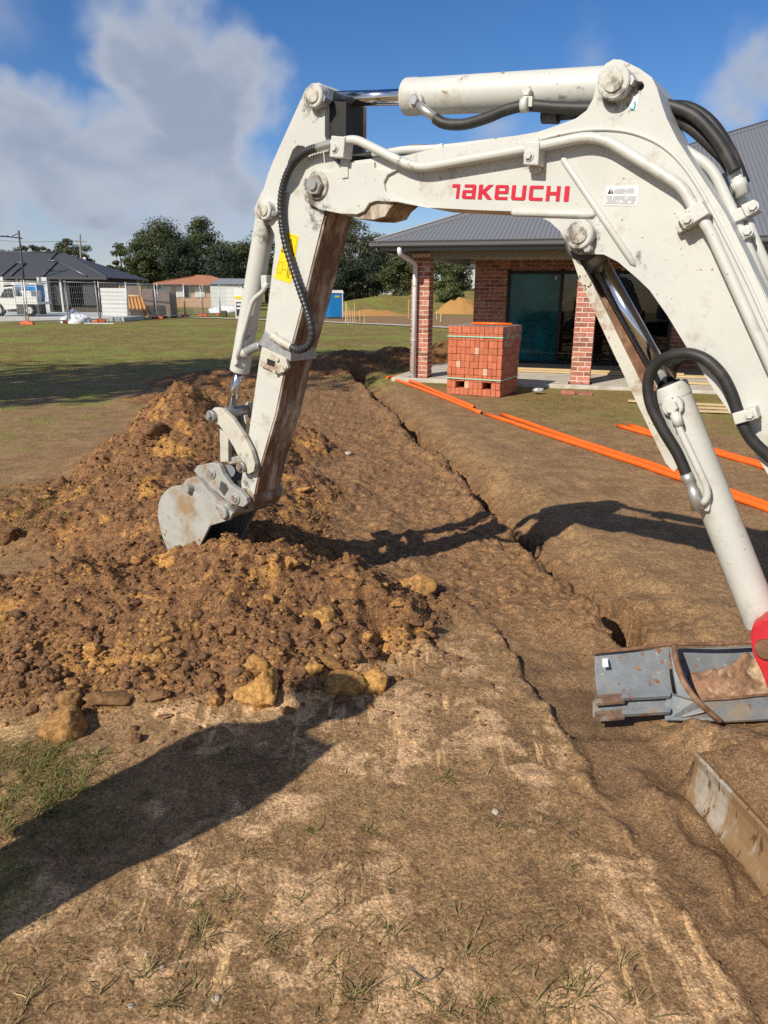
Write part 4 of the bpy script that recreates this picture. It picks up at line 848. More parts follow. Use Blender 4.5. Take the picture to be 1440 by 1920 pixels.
    # ---- boom cylinder with its guard
    bo, A, Bq, Cq = cylinder('boom_cylinder', (1432, 1172), (1254, 722), .058, (1106, 462), .0305, ex)
    q = B3(1262, 762, -.062); MB().cyl((q.x, -.04, q.z), (q.x, -.075, q.z), .034, 20, .004).build('port', 'paint', bo); MB().cyl((q.x, -.07, q.z), (q.x, -.095, q.z), .022, 6, .003).build('port_nut', 'paint', bo)
    MB().tube(bend_path([B3(x, y, -.085) for x, y in ((1264, 772), (1272, 800), (1310, 880), (1325, 912), (1327, 932), (1318, 945))], .03), [.017] * 3 + [.011] * 100 if False else .012, 12).build('hydraulic_pipe', 'paint', bo)
    MB().tube([B3(1266, 776, -.085), B3(1273, 798, -.085)], .018, 6).build('hose_fitting', 'paint', bo)
    m = MB(); m.tube([B3(1286, 888, -.075), B3(1292, 902, -.075), B3(1293, 904, -.075), B3(1299, 918, -.075), B3(1300, 920, -.075), B3(1310, 955, -.075)], [.021, .021, .018, .018, .021, .021], 10); m.build('hose_fitting', 'zinc', bo)
    q = B3(1318, 945, -.06); m = MB(); m.box((q.x, -.05, q.z), (.05, .05, .04)); m.build('manifold', 'paint', bo, .006)
    MB().tube(smooth_path([B3(x, y, c) for x, y, c in ((1289, 895, -.075), (1270, 850, -.08), (1240, 800, -.085), (1219, 755, -.085), (1216, 710, -.09), (1236, 678, -.10), (1275, 663, -.12), (1315, 670, -.135), (1348, 697, -.14), (1370, 735, -.14), (1388, 785, -.135), (1410, 825, -.13), (1450, 862, -.12), (1500, 900, -.11))], 8), .0185, 12).build('hose', 'rubber', bo)
    MB().tube(smooth_path([B3(x, y, c) for x, y, c in ((1258, 715, .03), (1262, 690, .03), (1278, 674, 0), (1310, 670, -.03), (1350, 695, -.05))], 6), .0165, 12).build('hose', 'rubber', bo)
    MB().tube(smooth_path([B3(x, y, c) for x, y, c in ((1300, 915, -.03), (1280, 870, -.03), (1255, 820, -.03), (1240, 770, -.02))], 6), .0165, 12).build('hose', 'rubber', bo)
    clamp(1397, 780, 23, 11, -16, -.165, -.1, [(9, 0)])
    near = [(1069, 474), (1080, 478), (1110, 530), (1180, 672), (1262, 838), (1276, 872), (1263, 884), (1248, 868), (1200, 768), (1140, 640), (1085, 520)]
    gd = P_(near, -.068, -.064, 'rod_guard', 'paint_worn', bo, 0); gd['label'] = 'long folded steel guard in front of the piston rod'
    wb = [bp(x, y, -.068) for x, y in ((1069, 474), (1085, 520), (1140, 640), (1200, 768), (1248, 868))]
    m = MB(); m.prism([(x, z) for x, z in wb] + [(x + .004, z) for x, z in reversed(wb)], lambda x, z, s: Vector((x, .066 if s else -.0655, z))); m.build('guard_web', 'paint_worn', bo)
    P_(near, .0662, .070, 'guard_flange', 'rust', bo, 0, -.068)
    MB().cyl(B3(1092, 452, -.075), B3(1092, 452, -.075) + Vector((0, .15, 0)), .062, 24, .004).build('rod_eye', 'machine_dark', bo); MB().tube([B3(1098, 455, 0), B3(1118, 490, 0), B3(1124, 500, 0)], [.055, .045, .034], 18).build('rod_neck', 'steel_worn', bo)
    # ---- red swing bracket, body, tracks and blade beyond the frame
    sb = P_([(1406, 1190), (1412, 1172), (1432, 1160), (1500, 1150), (1640, 960), (1680, 980), (1660, 1180), (1560, 1290), (1475, 1330), (1440, 1296), (1428, 1262), (1411, 1228)], -.11, .11, 'swing_bracket', 'red_paint', ex, .008)
    q = B3(1436, 1218, -.12); MB().cyl((q.x, -.105, q.z), (q.x, -.128, q.z), .034, 20, .004).build('pivot_pin', 'rust', sb)
    q = B3(1545, 930, -.13); MB().cyl((q.x, -.12, q.z), (q.x, .12, q.z), .06, 20, .004).build('boom_foot_pin', 'paint', sb)
    RZ = Matrix.Rotation(-EXA, 3, 'Z'); toL = lambda x, y, z: RZ @ (Vector((x, y, z)) - EXO)
    def bodypart(nm, c, d, m_, rz=0, bev=.04):
        m = MB(); m.box((0, 0, 0), d, Matrix.Rotation(rz, 3, 'Z')); o = m.build(nm, m_, ex, bev); o.location = toL(*c); return o
    for yy in (.42, 1.78):
        m = MB(); prof = [(1.62 + .28 * (1 - math.cos(a)), .28 + .28 * math.sin(a)) for a in np.linspace(-math.pi / 2, math.pi / 2, 8)]
        prof = [(1.75 - .28 * math.cos(a), .28 - .28 * math.sin(a)) for a in np.linspace(math.pi / 2, -math.pi / 2, 10)] + [(3.75 + .28 * math.cos(a), .28 + .28 * math.sin(a)) for a in np.linspace(math.pi / 2, -math.pi / 2, 10)]
        m.prism(prof, lambda x, z, s: toL(x, yy + (.18 if s else -.18), z)); m.build('track', 'rubber', ex, .01)
    bodypart('undercarriage', (2.75, 1.1, .38), (1.5, 1.1, .3), 'machine_dark'); bodypart('upper_body', (2.95, 1.0, .95), (1.9, 1.55, .62), 'paint', EXA, .12); bodypart('counterweight', (3.75, .55, .95), (.5, 1.5, .6), 'paint', EXA, .15)
    bodypart('cab', (2.75, .72, 1.85), (1.15, .9, 1.25), 'window_dark', EXA, .1); bodypart('cab_roof', (2.75, .72, 2.5), (1.25, 1.0, .08), 'paint', EXA, .03)
    # blade: face looks left, runs towards the camera
    a0, a1 = gz(1283, 1498, 0), gz(1440, 1688, 0); dr = (a1 - a0).normalized(); nrm = Vector((-dr.y, dr.x, 0)); nrm = nrm if nrm.x < 0 else -nrm
    m = MB(); L_ = 1.85; prof = [(.0, -.04), (.004, .02), (.016, .06), (.02, .10), (.018, .14), (.008, .175), (.0, .185), (.012, .188), (.03, .175), (.034, .14), (.034, -.04)]
    vs = []
    for k in range(2):
        for u, z in prof: p = a0 + dr * (L_ * k) - nrm * u; vs.append(toL(p.x, p.y, z))
    n = len(prof); fs = [(i, (i + 1) % n, n + (i + 1) % n, n + i) for i in range(n)] + [tuple(range(n))[::-1], tuple(range(n, 2 * n))]
    m.add(vs, fs); bl = m.build('dozer_blade', 'blade_steel', ex); bl['label'] = 'scraped dozer blade with mud caked along its top'
    return ex
excavator()
def grease(name, pts, col=(.075, .048, .03)):
    nt = MATS[name].node_tree; N = nt.nodes; L = nt.links; b = N['Principled BSDF']; src = b.inputs['Base Color'].links[0].from_socket; tc = N.new('ShaderNodeTexCoord'); nz = N.new('ShaderNodeTexNoise'); nz.inputs['Scale'].default_value = 26; nz.inputs['Detail'].default_value = 8; nz.inputs['Roughness'].default_value = .75; L.new(tc.outputs['Object'], nz.inputs['Vector']); tot = None
    for p, r, dy in pts:
        d = N.new('ShaderNodeVectorMath'); d.operation = 'DISTANCE'; L.new(tc.outputs['Object'], d.inputs[0]); d.inputs[1].default_value = p; m = N.new('ShaderNodeMapRange'); L.new(d.outputs['Value'], m.inputs['Value']); m.inputs['From Min'].default_value = r * .3; m.inputs['From Max'].default_value = r; m.inputs['To Min'].default_value = dy; m.inputs['To Max'].default_value = 0
        if tot is None: tot = m.outputs[0]
        else: x = N.new('ShaderNodeMath'); x.operation = 'MAXIMUM'; L.new(tot, x.inputs[0]); L.new(m.outputs[0], x.inputs[1]); tot = x.outputs[0]
    a = N.new('ShaderNodeMath'); a.operation = 'ADD'; L.new(nz.outputs['Fac'], a.inputs[0]); L.new(tot, a.inputs[1]); g = N.new('ShaderNodeMapRange'); g.interpolation_type = 'SMOOTHSTEP'; L.new(a.outputs[0], g.inputs['Value']); g.inputs['From Min'].default_value = .74; g.inputs['From Max'].default_value = .95; g.inputs['To Max'].default_value = .85
    mx = N.new('ShaderNodeMix'); mx.data_type = 'RGBA'; L.new(g.outputs[0], mx.inputs[0]); L.new(src, mx.inputs[6]); mx.inputs[7].default_value = (*col, 1); L.new(mx.outputs[2], b.inputs['Base Color'])
GP = [(B3(1158, 170, -.1), .13, .36), (B3(1085, 452, -.1), .13, .38), (B3(590, 190, -.08), .12, .38), (B3(592, 362, -.1), .13, .42), (B3(600, 400, -.085), .16, .34), (B3(497, 405, -.08), .11, .4), (B3(500, 440, -.05), .13, .36), (B3(720, 395, -.09), .12, .34), (B3(455, 880, -.09), .2, .36), (B3(1300, 400, -.12), .09, .26), (B3(995, 300, -.12), .09, .24), (B3(760, 310, -.135), .10, .30), (B3(1130, 255, -.135), .1, .28), (B3(1075, 200, -.05), .16, .26), (B3(1190, 500, -.1), .14, .24), (B3(535, 690, -.085), .16, .22)]
for nm in ('paint', 'paint_worn'): grease(nm, GP)

# ------------------------------------------------------------------ spare bucket lying by the blade
def spare_bucket():
    rt = empty('spare_bucket', gz(1250, 1330, 0), 0, 'spare grey mud bucket lying on the ground behind the blade', 'bucket'); o0 = rt.location.copy()
    def sheet(nm, corners, m_, th=.014, par=rt, nu=1, bev=.003, sag=0):
        A, B_, C_, D_ = [Vector(c) - o0 for c in corners]; n = (B_ - A).cross(D_ - A).normalized(); n = n if n.z > 0 else -n
        m = MB(); N_ = max(nu, 1); vs = []
        for k in range(N_ + 1):
            t = k / N_; q = n * (-sag * math.sin(math.pi * t)); a = A.lerp(D_, t) + q; b = B_.lerp(C_, t) + q; vs += [a, b, b - n * th, a - n * th]
        fs = [(k * 4 + i, k * 4 + (i + 1) % 4, k * 4 + 4 + (i + 1) % 4, k * 4 + 4 + i) for k in range(N_) for i in range(4)] + [(0, 1, 2, 3), (N_ * 4 + 3, N_ * 4 + 2, N_ * 4 + 1, N_ * 4)]
        m.add(vs, fs); return m.build(nm, m_, par, bev)
    def strip(nm, pts, w, th, m_, par=rt):
        m = MB(); q = smooth_path([Vector(p) - o0 for p in pts], 6); m.tube(q, w, 8); return m.build(nm, m_, par)
    # back plate with the rolled rim along its top
    bpz = sheet('back_plate', [gz(1116, 1226, .22), gz(1256, 1213, .24), gz(1262, 1300, .12), gz(1122, 1312, .10)], 'spare_grey', nu=8, sag=.02)
    strip('rim', [gz(1112, 1224, .232), gz(1190, 1216, .245), gz(1258, 1208, .252), gz(1340, 1207, .255), gz(1420, 1203, .258), gz(1500, 1200, .26)], .008, 0, 'rust')
    # curved edge of the side plate
    strip('side_edge', [gz(1264, 1211, .25), gz(1268, 1240, .24), gz(1280, 1275, .205), gz(1300, 1305, .16), (gz(1325, 1330, .11)), gz(1350, 1352, .06)], .012, 0, 'rust')
    sheet('side_plate', [gz(1256, 1214, .238), gz(1264, 1213, .24), gz(1322, 1335, .09), gz(1280, 1345, .055)], 'spare_grey', nu=6, sag=.012)
    sheet('apron', [gz(1250, 1296, .12), gz(1300, 1312, .135), gz(1345, 1352, .045), gz(1246, 1350, .04)], 'spare_grey')
    # hollow of the bucket, lower than its rim
    sheet('bowl', [gz(1272, 1216, .20), gz(1500, 1208, .20), gz(1500, 1300, .07), gz(1322, 1312, .07)], 'spare_grey', nu=8, sag=.05)
    sheet('floor_plate', [gz(1318, 1312, .08), gz(1500, 1300, .085), gz(1500, 1345, .05), gz(1350, 1352, .045)], 'spare_grey')
    strip('floor_edge', [gz(1318, 1312, .088), gz(1370, 1309, .09), gz(1440, 1302, .092), gz(1500, 1298, .092)], .006, 0, 'rust')
    # hinge ears along the left foot
    for y0, z0, m_ in ((1303, .115, 'spare_grey'), (1333, .075, 'spare_grey')):
        e = sheet('hinge_ear', [gz(1116, y0, z0), gz(1172, y0 - 4, z0 + .004), gz(1172, y0 + 11, z0 - .004), gz(1116, y0 + 15, z0 - .006)], 'rust_dirty', .016)
        sheet('hinge_rail', [gz(1166, y0 - 3, z0 + .01), gz(1258, y0 - 7, z0 + .016), gz(1258, y0 + 1, z0 + .008), gz(1166, y0 + 6, z0 + .002)], m_, .02, e)
    sheet('hinge_plate', [gz(1112, 1312, .09), gz(1255, 1303, .10), gz(1255, 1338, .055), gz(1112, 1345, .05)], 'spare_grey')
    sheet('paint_mark', [gz(1129, 1235, .2165), gz(1139, 1234, .218), gz(1141, 1250, .199), gz(1130, 1251, .1975)], 'sticker_white', .004, bpz, 1, 0)
    # dirt left in the hollow
    nu, nv = 40, 24; V = []; F_ = []
    for i in range(nu):
        for j in range(nv):
            u, v = i / (nu - 1), j / (nv - 1); a = gz(1296 + 150 * u, 1238 + 72 * v - 8 * u, .17 - .085 * v); e = 4 * u * (1 - u) if u < .5 else 1; e = min(e, 1) * min(1, 5 * v * (1 - v))
            a = a - o0 + Vector((0, 0, -.055 + .075 * e * (1 + 1.2 * float(fbm(np.array([u * 5]), np.array([v * 4]), 4, 3)[0])))); V.append(a[:])
    for i in range(nu - 1):
        for j in range(nv - 1): k = i * nv + j; F_.append((k, k + 1, k + nv + 1, k + nv))
    np_mesh('caked_soil', V, F_, 'dry_soil', rt, True)
mat('rust_dirty', (.17, .10, .065), .85, 0, var=.3, scale=25, col2=(.30, .25, .2), thr=(.48, .62), scale2=14, bump=.3)
mat('dry_soil', (.27, .15, .09), .95, var=.3, scale=30, col2=(.50, .36, .22), thr=(.48, .6), scale2=9, bump=.6, bscale=60)
spare_bucket()

# ------------------------------------------------------------------ orange conduits on the ground
def conduits():
    def run(pts, off, lab, r=.027):
        P_ = [gz(*p) for p in pts]; n = 14; d = (P_[-1] - P_[0]); d.z = 0; d.normalize(); s_ = Vector((-d.y, d.x, 0)); q = []
        for k in range(n + 1):
            t = k / n; v = P_[0].lerp(P_[-1], t) + s_ * (off + .012 * math.sin(t * 4 + off * 40)); q.append(v)
        z = Hfull(np.array([v.x for v in q]), np.array([v.y for v in q]))[0]; zz = np.convolve(np.pad(z, 2, 'edge'), np.ones(5) / 5, 'valid')
        q = [Vector((v.x, v.y, max(a, b) + r * .9)) for v, a, b in zip(q, zz, z)]
        o = MB().tube(q, r, 14).build('conduit_pipe', 'conduit'); tag(o, lab, 'pipe', 'orange conduit pipes lying on the ground')
        e = q[-1] if pts[-1][0] < 1000 else q[0]; m = MB(); dd = (q[-1] - q[-2]).normalized()
        m.cyl(e - dd * .001 if pts[-1][0] >= 1000 else e - dd * .003, e + dd * .0015 if pts[-1][0] < 1000 else e + dd * .003, r * .8, 12); m.build('end_shade', 'black', o)  # black disc paints the dark inside onto the solid pipe end
    run([(738, 712), (904, 776)], .0, 'short orange pipe from brick column, nearer of the pair ending at the gap'); run([(748, 709), (880, 766)], .07, 'short orange pipe from brick column, farther of the pair')
    run([(912, 778), (1490, 972)], 0, 'long orange pipe across the dirt, nearest to the trench'); run([(930, 778), (1490, 972)], .075, 'long orange pipe lying just behind the nearest long one')
    run([(1158, 799), (1500, 897)], 0, 'orange pipe near the patio, front one of that pair'); run([(1170, 799), (1500, 897)], .06, 'orange pipe near the patio, rear one of that pair')
    run([(725, 710), (772, 704)], .0, 'short orange offcut pipe at the foot of brick column', .025)
conduits()

# ------------------------------------------------------------------ brick house with its patio
HA = R(-17.5); HD = Vector((math.cos(HA), math.sin(HA), 0)); HB = Vector((-math.sin(HA), math.cos(HA), 0))
def on_b(px, py, b):           # (a, z) on the plane b of the house frame
    d = ray(px, py); C0 = Vector((0, 0, CAMH)); t = (HO + HB * b - C0).dot(HB) / d.dot(HB); p = C0 + d * t - HO; return p.dot(HD), p.z
HO = gz(697, 447, 2.56); HO.z = 0
def house():
    h = empty('brick_house', HO, HA, 'unfinished red brick house with grey steel hip roof and open patio', 'house')
    V3 = Vector
    CB = .8; EZ = 2.50; TP = math.tan(R(22.3)); EL = 20.0
    col_a = [on_b(791, 600, CB)[0], on_b(1094, 640, CB)[0]]; col_a.append(col_a[1] + (col_a[1] - col_a[0]) * 1.05)
    WB = 4.55; wl = on_b(889, 550, WB)[0]; wall_end = col_a[2] + 3
    # slab
    m = MB(); m.box((col_a[0] + 5.2, .45 + 2.2, .0), (11.4, 4.4, .12)); sl = m.build('patio_slab', 'concrete', h, .015)
    m = MB(); m.box((wall_end / 2 + 4, WB + 4.6, .0), (18, 8.9, .10)); m.build('floor_slab', 'concrete', h)
    # bricks
    def brick_mesh(l, w, hh, nm):
        m = MB(); m.box((0, 0, 0), (l, w, hh)); o = m.build(nm, 'brick', None, .004, segs=1); me = o.data; bpy.data.objects.remove(o); return me
    full = brick_mesh(.224, .110, .070, 'brick_full'); count = 0
    def brick(par, loc, rz, sc=1):
        o = bpy.data.objects.new('brick', full); COL.objects.link(o); o.parent = par; o.location = loc; o.rotation_euler.z = rz + random.uniform(-.012, .012); o.scale = (sc, 1, 1); return o
    for ci, a in enumerate(col_a):
        m = MB(); m.box((0, 0, 1.18), (.336, .336, 2.24)); c = m.build('brick_column', 'mortar', h); c.location = (a, CB, .03)
        rows = 26 if ci < 2 else 0
        for r in range(rows):
            z = .045 + .086 * r
            for k in range(4):
                ang = k * math.pi / 2; sg = 1 if r % 2 else -1
                off = V3((sg * .06, -.12, 0)); off.rotate(Matrix.Rotation(ang, 3, 'Z')); brick(c, (off.x, off.y, z), ang)
        if not rows:
            m = MB()
            for r in range(26):
                for k in range(4):
                    ang = k * math.pi / 2; off = V3(((1 if r % 2 else -1) * .06, -.12, 0)); off.rotate(Matrix.Rotation(ang, 3, 'Z')); m.box((off.x, off.y, .045 + .086 * r), (.23, .11, .076), Matrix.Rotation(ang, 3, 'Z'))
            o = m.build('bricks', 'brick', c); o['kind'] = 'stuff'
        m = MB(); m.box((0, 0, .015), (.42, .42, .03)); o = m.build('column_footing', 'concrete', c); 
    # back wall with sliding doors
    dl, dt = on_b(955, 520, WB)[0], 2.12; dr_ = dl + 3.6
    segs = [(wl, dl, .05, 2.42), (dr_, wall_end + 4, .05, 2.42), (dl, dr_, dt, 2.42)]; wall = None; pieces = []; rest = MB()
    m = MB()
    for a0, a1, z0, z1 in segs: m.box(((a0 + a1) / 2, WB + .06, (z0 + z1) / 2), (a1 - a0, .096, z1 - z0))
    m.box((wl + .06, WB + 4.1, 1.23), (.096, 8.0, 2.36)); wall = m.build('brick_wall', 'mortar', h)
    for a0, a1, z0, z1 in segs:
        r = 0; z = .09
        while z < z1 - .04:
            if z - .038 > z0 - .02:
                a = a0 + (-.12 if r % 2 else 0)
                while a < a1 - .02:
                    s0, s1 = max(a, a0), min(a + .23, a1)
                    if s1 - s0 > .04:
                        mid = ((s0 + s1) / 2, WB + .053, z)
                        if a0 == wl: brick(wall, mid, 0, (s1 - s0) / .232)
                        else: rest.box(mid, (s1 - s0 - .006, .11, .070))
                    a += .24
            z += .086; r += 1
    for r in range(27):
        b = WB + .11 + (.12 if r % 2 else 0)
        while b < WB + 8: rest.box((wl + .053, b + .115, .09 + .086 * r), (.11, .23, .076)); b += .24
    o = rest.build('brickwork', 'brick', wall); o['kind'] = 'stuff'
    # door frames and panes
    dw = (dr_ - dl) / 3; df = MB()
    for k in range(4): df.box((dl + dw * k, WB + .03, .05 + dt / 2), (.07, .09, dt))
    df.box(((dl + dr_) / 2, WB + .03, dt - .02), (dr_ - dl, .085, .07)); df.box(((dl + dr_) / 2, WB + .03, .09), (dr_ - dl, .085, .06)); fr = df.build('door_frame', 'alu_black', h, .004)
    for k in range(3):
        m = MB(); m.box((dl + dw * (k + .5), WB + .035, .1 + dt / 2 - .05), (dw - .06, .006, dt - .12)); m.build('pane', 'film_glass' if k == 0 else 'glass', fr)
    m = MB(); m.box((dl + dw - .14, WB - .012, 1.98), (.045, .01, .07)); m.build('door_label', 'sticker_white', fr)
    for a, ln, ang in ((dl + .55, 2.1, 0), (dl + .62, 1.95, R(52)), (dl + .25, 2.0, R(4)), (dl + 1.75, 1.1, R(55))):
        m = MB(); m.box((0, 0, 0), (.06, .03, ln), Matrix.Rotation(ang, 3, 'Y')); o = m.build('stud', 'timber', fr); o.location = (a + (.2 if ang > .5 else 0), WB + .3, 1.12)
    # room behind, its inner shade painted as near-black walls
    m = MB(); m.box((wl + 6.3, WB + 6.5, 1.3), (12, .1, 2.5)); m.box((wl + 6.3, WB + 3.4, 2.38), (12, 6.4, .06)); m.box((wl + .25, WB + 3.4, 1.2), (.1, 6.4, 2.3)); m.box((wall_end + 3, WB + 3.4, 1.3), (.1, 6.4, 2.5)); m.build('inner_room', 'room_shade', h)
    # beam, soffit, fascia, gutter
    m = MB(); m.box((col_a[0] + 5.5, CB, 2.33), (11.6, .2, .17)); m.box((col_a[0] + .02, CB + 2, 2.33), (.2, 3.9, .168)); m.build('patio_beam', 'soffit', h, .006)
    m = MB(); m.box((EL / 2 + .1, 4.6, 2.435), (EL - .3, 8.9, .03)); m.build('soffit_lining', 'soffit', h)
    m = MB(); m.box((EL / 2, .09, 2.41), (EL, .03, .13)); m.box((.09, 5, 2.41), (.03, 10, .13)); m.build('fascia', 'gutter', h, .004)
    prof = [(.0, 0), (-.10, .01), (-.118, .03), (-.118, .075), (-.105, .085), (-.118, .095), (-.122, .112), (-.105, .115), (-.105, .09), (-.10, .03), (0, .02)]
    m = MB(); vs = []; n = len(prof)
    for a in (-.12, EL): vs += [V3((a if a > 0 else prof_u, .075 + u, EZ - .10 + z)) for (u, z) in prof for prof_u in (.075 + u,)]
    fs = [(i, (i + 1) % n, n + (i + 1) % n, n + i) for i in range(n)] + [tuple(range(n))[::-1], tuple(range(n, 2 * n))]; m.add(vs, fs); vs = []
    for b in (-.12, 11): vs += [V3((.075 + u, b if b > 0 else .075 + u, EZ - .10 + z)) for (u, z) in prof]
    m.add(vs, fs); gt = m.build('gutter', 'gutter', h)
    # corrugated roof: front slope and left slope
    def slope(flip):
        m = MB(); pitch = .076; sg = 6; n = int(EL / pitch) * sg; vs = []; fs = []
        for k in range(n + 1):
            a = .05 + k * pitch / sg; w = .009 * math.cos(2 * math.pi * k / sg); run = min(a, 8.4) 
            for t in (0, 1):
                b = .02 + (run - .02) * t; z = EZ + (b - .02) * TP + w + .012; vs.append(V3((b, a, z)) if flip else V3((a, b, z)))
        for k in range(n): fs.append((2 * k, 2 * k + 1, 2 * k + 3, 2 * k + 2))
        m.add(vs, fs, True); return m
    rf = slope(False).build('roof', 'roof_steel', h); slope(True).build('side_slope', 'roof_steel', rf)
    m = MB(); A, B_ = V3((.03, .03, EZ + .03)), V3((8.4, 8.4, EZ + 8.38 * TP + .03)); dr2 = (B_ - A)
    s_ = V3((1, -1, 0)).normalized() * .15
    for sgn, dn in ((1, 0), (-1, 0)): m.add([A, B_, B_ + s_ * sgn - V3((0, 0, .055)), A + s_ * sgn - V3((0, 0, .055))], [(0, 1, 2, 3)])
    m.tube([A + V3((0, 0, .01)), B_ + V3((0, 0, .01))], .018, 8); m.build('hip_cap', 'roof_steel', rf)
    m = MB(); m.tube([B_, B_ + V3((12, 0, 0))], .05, 8); m.build('ridge_cap', 'roof_steel', rf)
    m = MB(); q = V3((2.05, 1.75, EZ + 1.7 * TP)); m.tube([q, q + V3((0, 0, .42))], .012, 6); m.build('vent_pipe', 'black', rf)
    # downpipe
    pa = col_a[0] - .085; m = MB()
    m.tube(bend_path([V3((pa - .15, .03, EZ - .06)), V3((pa - .15, .03, 2.30)), V3((pa, CB - .235, 2.15)), V3((pa, CB - .235, .02))], .08), .045, 16); dp = m.build('downpipe', 'pvc_white', h)
    for z in (.75, 1.75): m = MB(); m.cyl((pa, CB - .235, z), (pa, CB - .235, z + .03), .049, 16); m.build('pipe_strap', 'galv', dp)
    return h, col_a, WB
HOUSE, COLA, WB_ = house()
def hl(a, b, z): return HO + HD * a + HB * b + Vector((0, 0, z))
def patio_things():
    # planks lying on the slab
    for k, (a, b, L_, ang, z, lab) in enumerate(((COLA[1] + .1, 2.45, 4.4, .01, .085, 'long pale timber plank lying on patio slab, nearest row'), (COLA[1] + .3, 2.62, 4.6, -.004, .085, 'long pale timber plank behind the nearest row on patio'), (COLA[1] - .2, 2.52, 4.2, .004, .125, 'pale timber plank on top of the two patio planks'), (COLA[1] + 2.6, 1.35, 2.2, .03, .085, 'short timber batten on the slab right of brick column'))):
        m = MB(); m.box((0, 0, 0), (L_, .09, .035)); o = m.build('timber_plank', 'timber', None, .003); o.location = hl(a, b, z); o.rotation_euler.z = HA + ang; tag(o, lab, 'plank', 'planks on the patio')
    p = gz(1010, 731, .06); V, F_ = rock_shape(77, 3, .5); o = np_mesh('plastic_scrap', V * np.array([.13, .08, .07]), F_, 'shrink_wrap'); o.location = p; tag(o, 'crumpled clear plastic scrap at the slab edge left of column', 'plastic')
    p = gz(1065, 738, 0)
    for k, dx in enumerate((0, .28)):
        m = MB(); m.box((0, 0, .03), (.23, .11, .06)); o = m.build('loose_brick', 'brick', None, .004); o.location = p + HD * dx - HB * .05 * k + Vector((0, 0, Hz(p.x + dx, p.y))); o.rotation_euler.z = HA + .2 * k; tag(o, 'loose red brick on the ground below column, %s one' % ('left', 'right')[k], 'brick', 'loose bricks below the column')
    # pale boards along the slab edge at the right
    for k, (px, py, L_) in enumerate(((1280, 757, 1.6), (1325, 765, .8), (1340, 772, .7))):
        p = gz(px, py, .03); m = MB(); m.box((0, 0, 0), (L_, .12, .025)); o = m.build('board', 'timber', None, .003); o.location = p + Vector((0, 0, Hz(p.x, p.y))); o.rotation_euler.z = HA + .05 * k; tag(o, ('longest pale board lying along the patio edge at right', 'middle short board on the grass before the patio', 'front short board on the grass before the patio')[k], 'board', 'boards at the patio edge')
patio_things()
